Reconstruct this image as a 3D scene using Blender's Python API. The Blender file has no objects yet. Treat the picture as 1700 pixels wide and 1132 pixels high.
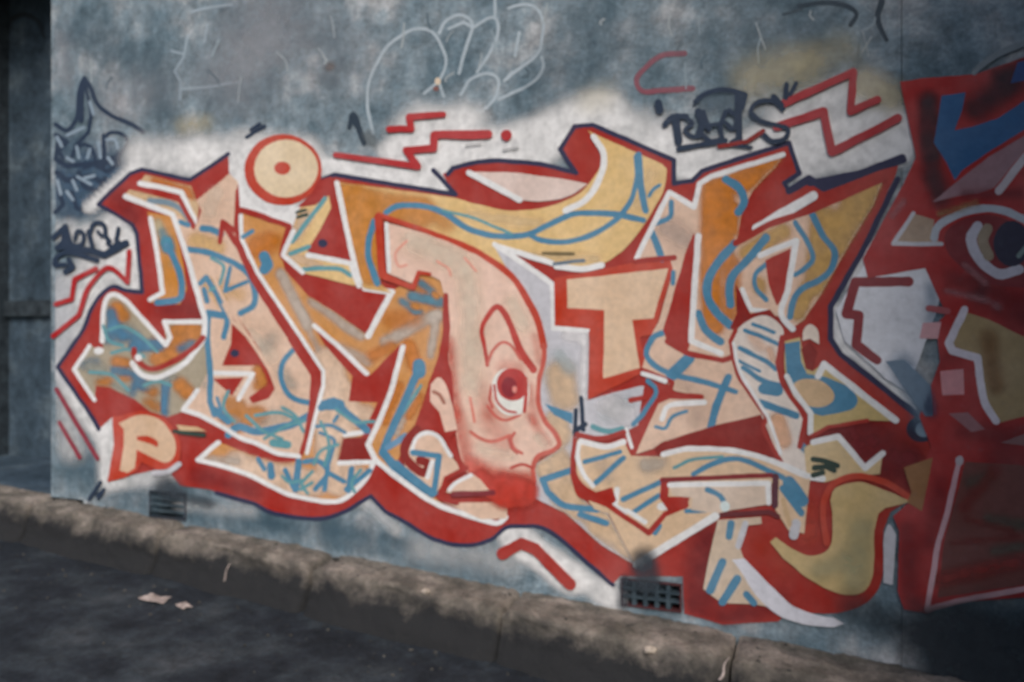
import bpy, bmesh, math, random
from mathutils import Vector, Matrix, noise
from mathutils.geometry import tessellate_polygon

random.seed(7)
scene = bpy.context.scene
COL = scene.collection

# ------------------------------------------------------------------ camera
TH = math.radians(21.6); SN, CS = math.sin(TH), math.cos(TH)
DIST, EYE = 4.2, 1.30
FPX = 28 / 36 * 1700                       # focal length in photo pixels
CAM = Vector((DIST * SN, -DIST * CS, EYE))
cd = bpy.data.cameras.new('camera'); cam = bpy.data.objects.new('camera', cd); COL.objects.link(cam)
cd.lens = 28; cd.sensor_width = 36; cd.clip_start = 0.05; cd.clip_end = 500
cam.location = CAM; cam.rotation_euler = (math.pi / 2, 0, TH)
cd.dof.use_dof = True; cd.dof.focus_distance = 1.55; cd.dof.aperture_fstop = 2.6
scene.camera = cam

# ------------------------------------------------------------------ sky, sun, exposure
SUN_EL, SUN_AZ = math.radians(40), math.radians(33)     # AZ: to the right of the wall's normal
w = bpy.data.worlds.new('World'); scene.world = w; w.use_nodes = True
wn = w.node_tree.nodes; bg = wn['Background']
sky = wn.new('ShaderNodeTexSky'); sky.sky_type = 'NISHITA'; sky.sun_disc = False
sky.sun_elevation = SUN_EL; sky.sun_rotation = math.pi - SUN_AZ
sky.air_density = 1.0; sky.dust_density = 3.5; sky.ozone_density = 1.5
w.node_tree.links.new(sky.outputs[0], bg.inputs[0]); bg.inputs[1].default_value = 0.085
sd = bpy.data.lights.new('sun', 'SUN'); sd.energy = 1.3; sd.angle = math.radians(26); sd.color = (1.0, 0.965, 0.925)
sun = bpy.data.objects.new('sun', sd); COL.objects.link(sun)
sun_dir = Vector((math.sin(SUN_AZ) * math.cos(SUN_EL), -math.cos(SUN_AZ) * math.cos(SUN_EL), math.sin(SUN_EL)))
sun.rotation_euler = sun_dir.to_track_quat('Z', 'Y').to_euler(); sun.location = (3, -6, 8)
vs = scene.view_settings
vs.view_transform = 'Standard'; vs.look = 'None'; vs.gamma = 1; vs.use_curve_mapping = False; vs.exposure = 0.42
cy = scene.cycles; cy.max_bounces = 5; cy.diffuse_bounces = 3; cy.glossy_bounces = 2; cy.transparent_max_bounces = 32; cy.use_adaptive_sampling = True; cy.adaptive_threshold = .02; cy.use_denoising = True

# ------------------------------------------------------------------ helpers
SLOPE = 0.072                               # the street falls to the right
LEDGE_H = 0.25

def P(px, py, y0=0.0):
    """point of the wall plane y = y0 for a traced position of the photograph"""
    u = (px - 850) / FPX; v = (566 - py) / FPX
    t = (y0 - CAM.y) / (CS + u * SN)
    return Vector((CAM.x + t * (-SN + u * CS), y0, CAM.z + t * v))

def road_at(px, py, lift=0.0, drop=LEDGE_H):
    """point of the sloping ground (drop metres under the ledge) for a traced position"""
    u = (px - 850) / FPX; v = (566 - py) / FPX
    d = Vector((-SN + u * CS, CS + u * SN, v))
    # z = -SLOPE x - drop
    t = (-drop - SLOPE * CAM.x - CAM.z) / (d.z + SLOPE * d.x)
    p = CAM + d * t; p.z += lift
    return p

def base_z(x): return -SLOPE * x

def lin(c):
    return tuple(((v / 255) / 12.92 if v / 255 <= .04045 else ((v / 255 + .055) / 1.055) ** 2.4) for v in c)

def link(o, parent=None):
    COL.objects.link(o)
    if parent is not None:
        o.parent = parent
        if parent.parent is None: o.matrix_parent_inverse = Matrix.Translation(-parent.location)
    return o

def mesh_obj(name, verts, faces, mat, parent=None, smooth=False):
    me = bpy.data.meshes.new(name); me.from_pydata([tuple(v) for v in verts], [], faces); me.update()
    if smooth:
        for p in me.polygons: p.use_smooth = True
    if mat: me.materials.append(mat)
    return link(bpy.data.objects.new(name, me), parent)

def thing(name, label, cat, loc=(0, 0, 0), group=None):
    o = bpy.data.objects.new(name, None); o.empty_display_size = 0.1; o.location = loc; COL.objects.link(o)
    o['label'] = label; o['category'] = cat
    if group: o['group'] = group
    return o

def tag(o, label, cat, group=None):
    o['label'] = label; o['category'] = cat
    if group: o['group'] = group
    return o

def box(name, x0, x1, y0, y1, z0, z1, mat, parent=None, shear=0.0):
    v = [(x, y, z - shear * x) for x in (x0, x1) for y in (y0, y1) for z in (z0, z1)]
    f = [(0, 1, 3, 2), (4, 6, 7, 5), (0, 4, 5, 1), (2, 3, 7, 6), (0, 2, 6, 4), (1, 5, 7, 3)]
    return mesh_obj(name, v, f, mat, parent)

# ------------------------------------------------------------------ materials
GAIN = 0.70
def nodes_of(m):
    m.use_nodes = True; nt = m.node_tree; return nt, nt.nodes, nt.links

def add_relief(nt, b, strength=0.35, scale=1.0):
    n, l = nt.nodes, nt.links
    g = n.new('ShaderNodeNewGeometry')
    a = n.new('ShaderNodeTexNoise'); a.inputs['Scale'].default_value = 17 * scale; a.inputs['Detail'].default_value = 5; a.inputs['Roughness'].default_value = .68
    l.new(g.outputs['Position'], a.inputs['Vector'])
    bp = n.new('ShaderNodeBump'); bp.inputs['Strength'].default_value = strength; bp.inputs['Distance'].default_value = .012
    l.new(a.outputs[0], bp.inputs['Height']); l.new(bp.outputs[0], b.inputs['Normal'])
    return g

PAINTS = {}
def paint(srgb, soft=False, vary=1.0, rough=.62):
    """spray paint on plaster: colour with thin/thick coverage and grime"""
    key = (srgb, soft, vary)
    if key in PAINTS: return PAINTS[key]
    m = bpy.data.materials.new('spray_paint'); nt, n, l = nodes_of(m)
    b = n['Principled BSDF']; b.inputs['Roughness'].default_value = rough
    b.inputs['Specular IOR Level'].default_value = .25
    g = add_relief(nt, b, .22)
    col = tuple(min(.86, v / GAIN) for v in lin(srgb))
    def nz(scale, detail, lo, hi):
        t = n.new('ShaderNodeTexNoise'); t.inputs['Scale'].default_value = scale; t.inputs['Detail'].default_value = detail; t.inputs['Roughness'].default_value = .6
        l.new(g.outputs['Position'], t.inputs['Vector'])
        r = n.new('ShaderNodeMapRange'); r.inputs['From Min'].default_value = .3; r.inputs['From Max'].default_value = .7
        r.inputs['To Min'].default_value = lo; r.inputs['To Max'].default_value = hi
        l.new(t.outputs[0], r.inputs[0]); return r.outputs[0], t
    v1, t1 = nz(3.1, 3, 1 - .09 * vary, 1 + .07 * vary)
    v2, _ = nz(34, 3, 1 - .10 * vary, 1 + .07 * vary)
    mu = n.new('ShaderNodeMath'); mu.operation = 'MULTIPLY'; l.new(v1, mu.inputs[0]); l.new(v2, mu.inputs[1])
    hs = n.new('ShaderNodeHueSaturation'); hs.inputs['Color'].default_value = (*col, 1)
    l.new(mu.outputs[0], hs.inputs['Value'])
    s1 = n.new('ShaderNodeMapRange'); s1.inputs['From Min'].default_value = .3; s1.inputs['From Max'].default_value = .7; s1.inputs['To Min'].default_value = 1.06; s1.inputs['To Max'].default_value = .90
    l.new(t1.outputs[0], s1.inputs[0]); l.new(s1.outputs[0], hs.inputs['Saturation'])
    # thin coverage: the blue grey plaster shows through in specks
    sp = n.new('ShaderNodeTexNoise'); sp.inputs['Scale'].default_value = 21; sp.inputs['Detail'].default_value = 4; sp.inputs['Roughness'].default_value = .75
    l.new(g.outputs['Position'], sp.inputs['Vector'])
    sr = n.new('ShaderNodeMapRange'); sr.inputs['From Min'].default_value = .60; sr.inputs['From Max'].default_value = .78
    sr.inputs['To Min'].default_value = 0; sr.inputs['To Max'].default_value = .22 * vary
    l.new(sp.outputs[0], sr.inputs[0])
    mx = n.new('ShaderNodeMix'); mx.data_type = 'RGBA'; l.new(sr.outputs[0], mx.inputs[0]); l.new(hs.outputs[0], mx.inputs[6])
    mx.inputs[7].default_value = (.15, .19, .22, 1)
    l.new(mx.outputs[2], b.inputs['Base Color'])
    if soft:
        at = n.new('ShaderNodeAttribute'); at.attribute_name = 'cover'
        t = n.new('ShaderNodeTexNoise'); t.inputs['Scale'].default_value = 16; t.inputs['Detail'].default_value = 2
        l.new(g.outputs['Position'], t.inputs['Vector'])
        r = n.new('ShaderNodeMapRange'); r.inputs['From Min'].default_value = .3; r.inputs['From Max'].default_value = .7
        r.inputs['To Min'].default_value = .78; r.inputs['To Max'].default_value = 1.12
        l.new(t.outputs[0], r.inputs[0])
        k = n.new('ShaderNodeMath'); k.operation = 'MULTIPLY'; k.use_clamp = True
        l.new(at.outputs['Fac'], k.inputs[0]); l.new(r.outputs[0], k.inputs[1])
        l.new(k.outputs[0], b.inputs['Alpha'])
    PAINTS[key] = m
    return m

def mottled(name, stops, scale, relief=.4, detail=7, rough=.9, rscale=1.0, stretch=(1, 1, 1), extra=None, grain=1.0):
    m = bpy.data.materials.new(name); nt, n, l = nodes_of(m)
    b = n['Principled BSDF']; b.inputs['Roughness'].default_value = rough; b.inputs['Specular IOR Level'].default_value = .2
    g = add_relief(nt, b, relief, rscale)
    mp = n.new('ShaderNodeMapping'); mp.inputs['Scale'].default_value = stretch; l.new(g.outputs['Position'], mp.inputs['Vector'])
    t = n.new('ShaderNodeTexNoise'); t.inputs['Scale'].default_value = scale; t.inputs['Detail'].default_value = detail; t.inputs['Roughness'].default_value = .62
    l.new(mp.outputs[0], t.inputs['Vector'])
    cr = n.new('ShaderNodeValToRGB'); e = cr.color_ramp.elements
    while len(e) < len(stops): e.new(.5)
    for k, (p, c) in enumerate(stops):
        e[k].position = p; e[k].color = (*[v / GAIN for v in lin(c)], 1)
    l.new(t.outputs[0], cr.inputs[0]); out = cr.outputs[0]
    f = n.new('ShaderNodeTexNoise'); f.inputs['Scale'].default_value = 11; f.inputs['Detail'].default_value = 6; f.inputs['Roughness'].default_value = .72
    l.new(g.outputs['Position'], f.inputs['Vector'])
    fr = n.new('ShaderNodeMapRange'); fr.inputs['From Min'].default_value = .3; fr.inputs['From Max'].default_value = .7; fr.inputs['To Min'].default_value = 1 - .45 * grain; fr.inputs['To Max'].default_value = 1 + .38 * grain
    l.new(f.outputs[0], fr.inputs[0])
    hs = n.new('ShaderNodeHueSaturation'); l.new(out, hs.inputs['Color']); l.new(fr.outputs[0], hs.inputs['Value'])
    f2 = n.new('ShaderNodeTexNoise'); f2.inputs['Scale'].default_value = 46; f2.inputs['Detail'].default_value = 4; f2.inputs['Roughness'].default_value = .7
    l.new(g.outputs['Position'], f2.inputs['Vector'])
    fr2 = n.new('ShaderNodeMapRange'); fr2.inputs['From Min'].default_value = .34; fr2.inputs['From Max'].default_value = .66; fr2.inputs['To Min'].default_value = .80; fr2.inputs['To Max'].default_value = 1.18
    l.new(f2.outputs[0], fr2.inputs[0])
    h2 = n.new('ShaderNodeHueSaturation'); l.new(hs.outputs[0], h2.inputs['Color']); l.new(fr2.outputs[0], h2.inputs['Value'])
    out = h2.outputs[0]
    if extra: out = extra(n, l, g, out)
    l.new(out, b.inputs['Base Color'])
    return m

def streaks(n, l, g, out):
    """vertical water streaks and a large pale worn zone"""
    mp = n.new('ShaderNodeMapping'); mp.inputs['Scale'].default_value = (9, 1, .7); l.new(g.outputs['Position'], mp.inputs['Vector'])
    t = n.new('ShaderNodeTexNoise'); t.inputs['Scale'].default_value = 1.0; t.inputs['Detail'].default_value = 5; l.new(mp.outputs[0], t.inputs['Vector'])
    r = n.new('ShaderNodeMapRange'); r.inputs['From Min'].default_value = .35; r.inputs['From Max'].default_value = .65; r.inputs['To Min'].default_value = .88; r.inputs['To Max'].default_value = 1.08
    l.new(t.outputs[0], r.inputs[0])
    h = n.new('ShaderNodeHueSaturation'); l.new(out, h.inputs['Color']); l.new(r.outputs[0], h.inputs['Value'])
    return h.outputs[0]

def darker_foot(n, l, g, out):
    """darker tone towards the foot of the kerb face, broken up by noise"""
    at = n.new('ShaderNodeAttribute'); at.attribute_name = 'darkening'
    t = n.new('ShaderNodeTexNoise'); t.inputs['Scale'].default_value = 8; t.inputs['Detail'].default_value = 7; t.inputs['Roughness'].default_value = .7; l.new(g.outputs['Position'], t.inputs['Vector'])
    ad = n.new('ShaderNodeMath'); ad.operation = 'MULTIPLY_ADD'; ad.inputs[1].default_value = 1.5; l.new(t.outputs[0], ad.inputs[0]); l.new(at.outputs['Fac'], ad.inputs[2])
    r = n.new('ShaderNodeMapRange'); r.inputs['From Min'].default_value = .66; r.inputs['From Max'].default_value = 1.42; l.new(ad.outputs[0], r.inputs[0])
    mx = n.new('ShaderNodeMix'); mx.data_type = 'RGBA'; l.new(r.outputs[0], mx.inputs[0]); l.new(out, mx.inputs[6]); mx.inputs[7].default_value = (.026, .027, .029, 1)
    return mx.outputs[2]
M_wall = mottled('weathered_plaster', [(.28, (66, 84, 94)), (.42, (92, 109, 119)), (.54, (114, 127, 135)), (.68, (154, 157, 160))], 3.0, .55, extra=streaks)
M_wall2 = mottled('darker_plaster', [(.28, (80, 94, 102)), (.5, (106, 118, 124)), (.72, (132, 138, 142))], 3.6, .55, extra=streaks)
M_recess = mottled('recess_shade_plaster', [(.28, (40, 53, 63)), (.5, (58, 72, 84)), (.7, (82, 94, 102))], 2.2, .5, extra=streaks)  # plaster of the recess, its shade put into a darker colour
M_kerb = mottled('crumbling_concrete', [(.25, (68, 65, 60)), (.42, (94, 89, 82)), (.55, (115, 108, 100)), (.72, (142, 132, 124))], 5.0, .9, rscale=1.6, extra=darker_foot, grain=.6)
M_road = mottled('asphalt', [(.30, (28, 32, 37)), (.46, (37, 42, 48)), (.56, (47, 53, 58)), (.70, (62, 66, 70))], 2.3, .8, rough=.85, rscale=2.4)
M_dark = mottled('recess_dark', [(.3, (34, 42, 48)), (.7, (56, 64, 70))], 9, .3)
M_vent = mottled('vent_concrete', [(.3, (40, 52, 60)), (.7, (72, 86, 94))], 9, .5)
M_soot2 = mottled('sooty_concrete', [(.3, (36, 42, 50)), (.7, (62, 66, 74))], 9, .5)
M_paper = mottled('dirty_paper', [(.3, (112, 102, 98)), (.7, (168, 156, 150))], 14, .2)
M_stone = mottled('pale_stone', [(.3, (126, 118, 108)), (.7, (186, 172, 158))], 20, .5)
M_grit = mottled('grit', [(.3, (40, 40, 40)), (.7, (84, 82, 78))], 40, .3)
M_block = mottled('shade_block_grey', [(.3, (58, 62, 66)), (.7, (86, 90, 94))], 2, .4)

# ------------------------------------------------------------------ tracing tools: flat paint on the wall
ORDER = [0]
POLY = {}
def lift():
    ORDER[0] += 1
    return -(0.0015 + ORDER[0] * 0.00003)

def parse(s):
    pts = []
    for tok in s.split():
        sm = tok.endswith('~'); x, y = tok.rstrip('~').split(',')
        pts.append((float(x), float(y), sm))
    return pts

def curve(pts, closed):
    """corner points stay sharp, points marked ~ are passed smoothly; returns [(x, y, is_corner)]"""
    n = len(pts); out = []
    def p(i): return Vector(pts[i % n][:2])
    segs = n if closed else n - 1
    for i in range(segs):
        a, b = p(i), p(i + 1); sa, sb = pts[i % n][2], pts[(i + 1) % n][2]
        out.append((a.x, a.y, not sa))
        if not (sa or sb): continue
        ha, hb = closed or i > 0, closed or i + 2 < n
        ta = (b - p(i - 1)) * .5 if sa and ha else (b - a) * (.5 if sa else .9)
        tb = (p(i + 2) - a) * .5 if sb and hb else (b - a) * (.5 if sb else .9)
        L = (b - a).length
        for t_ in (ta, tb):
            if t_.length > 1.3 * L: t_ *= 1.3 * L / t_.length
        k = max(3, min(14, int(L / 6)))
        for j in range(1, k):
            t = j / k; t2, t3 = t * t, t * t * t
            q = a * (2 * t3 - 3 * t2 + 1) + ta * (t3 - 2 * t2 + t) + b * (-2 * t3 + 3 * t2) + tb * (t3 - t2)
            out.append((q.x, q.y, False))
    if not closed: out.append((pts[-1][0], pts[-1][1], True))
    return out

def wob(x, y, amp=1.1):
    """the hand of the painter: edges are never quite clean"""
    v = noise.noise_vector(Vector((x * .045, y * .045, 3.7)))
    return x + v.x * amp, y + v.y * amp

def F(name, mat, s, parent, y0=0.0):
    """filled shape"""
    c = curve(parse(s), True)
    dense = []
    for i in range(len(c)):
        a, b = c[i], c[(i + 1) % len(c)]
        k = max(1, int(math.hypot(b[0] - a[0], b[1] - a[1]) / 14))
        for j in range(k): dense.append(wob(a[0] + (b[0] - a[0]) * j / k, a[1] + (b[1] - a[1]) * j / k))
    y = y0 + lift()
    v3 = [P(x, yy, y0) for x, yy in dense]
    for v in v3: v.y = y
    tri = tessellate_polygon([[Vector((v.x, v.z, 0)) for v in v3]])
    o = mesh_obj(name, v3, [tuple(t) for t in tri], mat, parent); POLY[o.name] = dense
    return o

def inside(poly, x, y):
    """signed distance to a traced outline, positive inside"""
    best = 1e9; odd = False; n = len(poly)
    for i in range(n):
        ax, ay = poly[i]; bx, by = poly[(i + 1) % n]
        if (ay > y) != (by > y) and x < (bx - ax) * (y - ay) / (by - ay) + ax: odd = not odd
        dx, dy = bx - ax, by - ay; L = dx * dx + dy * dy
        t = max(0, min(1, ((x - ax) * dx + (y - ay) * dy) / L)) if L else 0
        d = (x - ax - t * dx) ** 2 + (y - ay - t * dy) ** 2
        if d < best: best = d
    return math.sqrt(best) * (1 if odd else -1)

def E(name, mat, cx, cy, rx, ry, parent, rot=0):
    pts = []
    for k in range(28):
        a = 2 * math.pi * k / 28; x, y = rx * math.cos(a), ry * math.sin(a)
        pts.append('%f,%f' % (cx + x * math.cos(rot) - y * math.sin(rot), cy + x * math.sin(rot) + y * math.cos(rot)))
    return F(name, mat, ' '.join(pts), parent)

def S(name, mat, s, wd, parent, y0=0.0, w2=None):
    """brush or can stroke of width wd (tapering to w2)"""
    c = curve(parse(s), False)
    runs, cur = [], [c[0]]
    for i in range(1, len(c)):
        cur.append(c[i])
        if i < len(c) - 1 and c[i][2]:
            d1 = Vector((c[i][0] - c[i - 1][0], c[i][1] - c[i - 1][1])); d2 = Vector((c[i + 1][0] - c[i][0], c[i + 1][1] - c[i][1]))
            if d1.length and d2.length and d1.angle(d2) > math.radians(35): runs.append(cur); cur = [c[i]]
    runs.append(cur)
    tot = sum(math.hypot(r[i + 1][0] - r[i][0], r[i + 1][1] - r[i][1]) for r in runs for i in range(len(r) - 1)) or 1
    V, Fc = [], []; done = 0; y = y0 + lift(); joint = None
    for ri, r in enumerate(runs):
        pts = [r[0]]
        for a, b in zip(r, r[1:]):
            k = max(1, int(math.hypot(b[0] - a[0], b[1] - a[1]) / 14))
            for j in range(1, k + 1): pts.append((a[0] + (b[0] - a[0]) * j / k, a[1] + (b[1] - a[1]) * j / k))
        L, R = [], []; half = []
        for i, q in enumerate(pts):
            if i: done += math.hypot(q[0] - pts[i - 1][0], q[1] - pts[i - 1][1])
            t = done / tot
            hw = .5 * (wd + ((w2 if w2 is not None else wd) - wd) * t) * (1 + .13 * noise.noise(Vector((q[0] * .06, q[1] * .06, 9.1))))
            d = Vector((pts[min(i + 1, len(pts) - 1)][0] - pts[max(i - 1, 0)][0], pts[min(i + 1, len(pts) - 1)][1] - pts[max(i - 1, 0)][1]))
            d = d.normalized() if d.length else Vector((1, 0))
            L.append((q[0] - d.y * hw, q[1] + d.x * hw)); R.append((q[0] + d.y * hw, q[1] - d.x * hw)); half.append((hw, d))
        def cap(q, hw, d, sgn):
            a0 = math.atan2(d.y, d.x)
            return [(q[0] + hw * math.cos(a0 + sgn * math.pi / 2 - sgn * 0 + k * sgn * math.pi / 6), q[1] + hw * math.sin(a0 + sgn * math.pi / 2 + k * sgn * math.pi / 6)) for k in range(1, 6)]
        b0 = len(V); yy = y - ri * 6e-6
        def add(p):
            x, z = wob(*p); v = P(x, z, y0); v.y = yy; V.append(v); return len(V) - 1
        li = [add(p) for p in L]; rr = [add(p) for p in R]
        for i in range(len(li) - 1): Fc.append((li[i], li[i + 1], rr[i + 1], rr[i]))
        hw, d = half[0]; cs = [add(p) for p in cap(pts[0], hw, d, 1)]; Fc.append([li[0]] + cs + [rr[0]] + ([joint] if joint is not None else []))
        hw, d = half[-1]; cs = [add(p) for p in cap(pts[-1], hw, -d, 1)]; joint = add(pts[-1][:2]) if ri < len(runs) - 1 else None
        Fc.append([rr[-1]] + cs + [li[-1]] + ([joint] if joint is not None else []))
    return mesh_obj(name, V, [tuple(f) for f in Fc], mat, parent)

def SP(name, srgb, caps, parent, step=7, y0=0.0, vary=1.0, clip=True):
    """soft overspray: caps = (x1, y1, x2, y2, radius, cover[, core])"""
    mat = paint(srgb, True, vary); poly = POLY.get(parent.name) if clip else None
    x0 = min(min(c[0], c[2]) - c[4] for c in caps); x1 = max(max(c[0], c[2]) + c[4] for c in caps)
    z0 = min(min(c[1], c[3]) - c[4] for c in caps); z1 = max(max(c[1], c[3]) + c[4] for c in caps)
    nx, nz = int((x1 - x0) / step) + 1, int((z1 - z0) / step) + 1
    A = {}
    for i in range(nx + 1):
        for j in range(nz + 1):
            x, z = x0 + i * step, z0 + j * step; keep = 1.0
            for c in caps:
                dx, dz = c[2] - c[0], c[3] - c[1]; LL = dx * dx + dz * dz
                t = 0 if LL == 0 else max(0, min(1, ((x - c[0]) * dx + (z - c[1]) * dz) / LL))
                d = math.hypot(x - c[0] - t * dx, z - c[1] - t * dz) / c[4]
                d += .16 * noise.noise(Vector((x * .02, z * .02, c[0] * .1)))
                core = c[6] if len(c) > 6 else .25
                s_ = max(0, min(1, (1 - d) / (1 - core))); s_ = s_ * s_ * (3 - 2 * s_)
                keep *= 1 - c[5] * s_
            A[i, j] = 1 - keep
            if poly and A[i, j] > .02: A[i, j] *= max(0, min(1, inside(poly, x, z) / step + .3))
    y = y0 + lift(); cells = set(); out = None
    for i in range(nx):
        for j in range(nz):
            if x0 + i * step < 87 and y0 == 0: continue
            if max(A[i, j], A[i + 1, j], A[i, j + 1], A[i + 1, j + 1]) > .02: cells.add((i, j))
    while cells:                              # each separate cloud of paint is a piece of its own
        todo = [cells.pop()]; part = []
        while todo:
            c = todo.pop(); part.append(c)
            for q in ((c[0] + 1, c[1]), (c[0] - 1, c[1]), (c[0], c[1] + 1), (c[0], c[1] - 1)):
                if q in cells: cells.remove(q); todo.append(q)
        if len(part) < 4: continue
        V, Fc, cov, idx = [], [], [], {}
        def vid(i, j):
            if (i, j) not in idx:
                idx[i, j] = len(V); v = P(x0 + i * step, z0 + j * step, y0); v.y = y; V.append(v); cov.append(A[i, j])
            return idx[i, j]
        for i, j in part: Fc.append((vid(i, j), vid(i, j + 1), vid(i + 1, j + 1), vid(i + 1, j)))
        o = mesh_obj(name, V, Fc, mat, parent)
        at = o.data.attributes.new('cover', 'FLOAT', 'POINT'); at.data.foreach_set('value', cov); out = o
    return out
# ================================================================== SETTING
# street: one sheet falling gently to the right
NX, NY = 90, 60
gv, gf = [], []
xs = [-45 + 90 * i / NX for i in range(NX + 1)]; ys = [-60 + 64 * (j / NY) for j in range(NY + 1)]
for x in xs:
    for y in ys: gv.append((x, y, base_z(x) - LEDGE_H + .006 * noise.noise(Vector((x * .7, y * .7, 0)))))
for i in range(NX):
    for j in range(NY):
        a = i * (NY + 1) + j; gf.append((a, a + NY + 1, a + NY + 2, a + 1))
street = mesh_obj('street', gv, gf, M_road, None, True); street['kind'] = 'structure'

# plaster wall, two bays with a joint, openings for the vents
X_L, X_J, X_R = P(85, 500).x, P(1497, 200).x, 2.62
TOP = 4.55
def rect_px(x0, y0, x1, y1):
    a, b = P(x0, y0), P(x1, y1); return a.x, b.x, b.z, a.z          # x0 x1 z0 z1
V1 = rect_px(250, 813, 310, 864); V2 = rect_px(1032, 958, 1132, 1016)

def wall_bay(name, x0, x1, holes, mat):
    pts = [Vector((x0, 0, base_z(x0) - .3)), Vector((x1, 0, base_z(x1) - .3)), Vector((x1, 0, TOP)), Vector((x0, 0, TOP))]
    loops = [pts] + [[Vector((h[0], 0, h[2])), Vector((h[0], 0, h[3])), Vector((h[1], 0, h[3])), Vector((h[1], 0, h[2]))] for h in holes]
    V, Fc = [], []
    tri = tessellate_polygon([[Vector((p.x, p.z, 0)) for p in lp] for lp in loops])
    for lp in loops: V += lp
    Fc += [tuple(t) for t in tri]
    b = len(V); V += [p + Vector((0, .35, 0)) for p in pts]
    for k in range(4): Fc.append((k, (k + 1) % 4, b + (k + 1) % 4, b + k))
    Fc.append((b, b + 1, b + 2, b + 3))
    for li, lp in enumerate(loops[1:]):
        o = 4 + 4 * li; b2 = len(V); V += [p + Vector((0, .14, 0)) for p in lp]
        for k in range(4): Fc.append((o + k, o + (k + 1) % 4, b2 + (k + 1) % 4, b2 + k))
        Fc.append((b2, b2 + 1, b2 + 2, b2 + 3))
    return mesh_obj(name, V, Fc, mat)
wall = wall_bay('plaster_wall', X_L, X_J - .0015, [V1, V2], M_wall)
tag(wall, 'long weathered blue grey plaster wall carrying the red and cream graffiti piece', 'wall')
wall2 = wall_bay('plaster_wall', X_J + .0015, X_R, [], M_wall)
tag(wall2, 'grey plaster wall bay behind the maroon graffiti at the right', 'wall')

def vent(h, cols, rows, bar_h, fmat):
    x0, x1, z0, z1 = h; e = .008
    V, Fc = [], []
    o = [(x0, z0), (x1, z0), (x1, z1), (x0, z1)]; q = [(x0 + e, z0 + e), (x1 - e, z0 + e), (x1 - e, z1 - e), (x0 + e, z1 - e)]
    for yy in (-.014, .06):
        V += [(x, yy, z) for x, z in o] + [(x, yy, z) for x, z in q]
    for k in range(4):
        n_ = (k + 1) % 4
        Fc += [(k, n_, 4 + n_, 4 + k), (k, 8 + k, 8 + n_, n_), (4 + k, 4 + n_, 12 + n_, 12 + k)]
    fr = mesh_obj('air_vent', V, Fc, fmat, wall)
    ix0, ix1, iz0, iz1 = x0 + e, x1 - e, z0 + e, z1 - e
    for r in range(1, rows):
        z = iz0 + (iz1 - iz0) * r / rows
        box('vent_bar', ix0, ix1, -.011, .05, z - bar_h / 2, z + bar_h / 2, M_vent, fr)
    for c in range(1, cols):
        x = ix0 + (ix1 - ix0) * c / cols
        box('vent_bar', x - .011, x + .011, -.008, .045, iz0, iz1, M_vent, fr)
vent(V1, 1, 4, .016, M_soot2); vent(V2, 5, 3, .013, paint((74, 40, 42)))

# recess at the left: set-back wall, side wall, floor and shade slab
Y_B = 1.3
XB = P(15, 500, Y_B).x
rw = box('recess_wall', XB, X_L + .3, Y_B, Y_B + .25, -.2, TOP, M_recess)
tag(rw, 'set back wall in the recess at the far left, its shade put into a dark colour', 'wall')
sw = box('recess_side_wall', XB - .3, XB - .004, .02, Y_B + .25, -.2, TOP, M_dark)  # shade of the recess put into the near black colour
tag(sw, 'near black side wall closing the recess at the left edge', 'wall')
fl = box('recess_floor', XB, X_L + .3, .0, Y_B - .003, -.1, .235, M_recess); fl['kind'] = 'structure'
rb = box('wall_batten', XB + .003, X_L + .3, Y_B - .05, Y_B - .003, P(50, 525, Y_B).z, P(50, 499, Y_B).z, M_dark)
tag(rb, 'dark horizontal rail across the set back wall at the left', 'rail')
rs = box('recess_shade_slab', XB - .3, X_L + .3, .36, Y_B + .25, TOP + .004, TOP + .2, M_recess); rs['kind'] = 'structure'  # unseen slab added over the recess to darken it
sm_ = thing('paint_mark', 'faint black arch painted high on the set back wall at the left', 'graffiti', P(45, 60, Y_B))
S('stroke', paint((34, 42, 50)), '8,60 18,34~ 42,24~ 64,36~ 74,62', 12, sm_, Y_B, 5)

# crumbling concrete kerb ledge, cast in lengths
kerb = thing('kerb', 'crumbling pale concrete kerb ledge running along the foot of the wall', 'kerb', (-.5, -.15, base_z(-.5) - LEDGE_H))
joints = [-7.6, -6.4, -5.2, -4.45, -3.35, -2.2, P(556, 960).x, .05, 1.15, 2.35, 3.6, 4.9]
def kerb_pt(x, s, seed):
    """s: 0 at the wall .. 1 front top edge .. 2 foot"""
    wv = noise.noise(Vector((x * 1.1, 2.2, seed))) * .05
    wid = .27 + .055 * max(-1, min(1, (x + .6) * .6)) + wv
    crumble = .045 * max(0, noise.noise(Vector((x * 3.7, .3, 5))) + .15) + .018 * noise.noise(Vector((x * 14, 4, 1)))
    if s <= 1:
        y = .015 - (wid + .015) * s; z = base_z(x) - .012 * s
        r = max(0, s - .82) / .18; z -= (.012 + crumble * .9) * r * r
    else:
        t = s - 1
        y = -wid - .02 * math.sin(t * 1.5) - .085 * t * t - .03 * noise.noise(Vector((x * 2.6, t * 2, 8)))
        z = base_z(x) - .024 - crumble * .9 - (LEDGE_H - .014 - crumble * .9) * t
    nn = noise.noise(Vector((x * 9, s * 5, seed))) * .012 + noise.noise(Vector((x * 27, s * 14, seed))) * .010 + abs(noise.noise(Vector((x * 16, s * 7, seed + 4)))) * -.012
    return Vector((x, y - nn * (.6 if s > .9 else .1), z + nn * (1 if .05 < s <= 1.2 else .4)))
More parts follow.
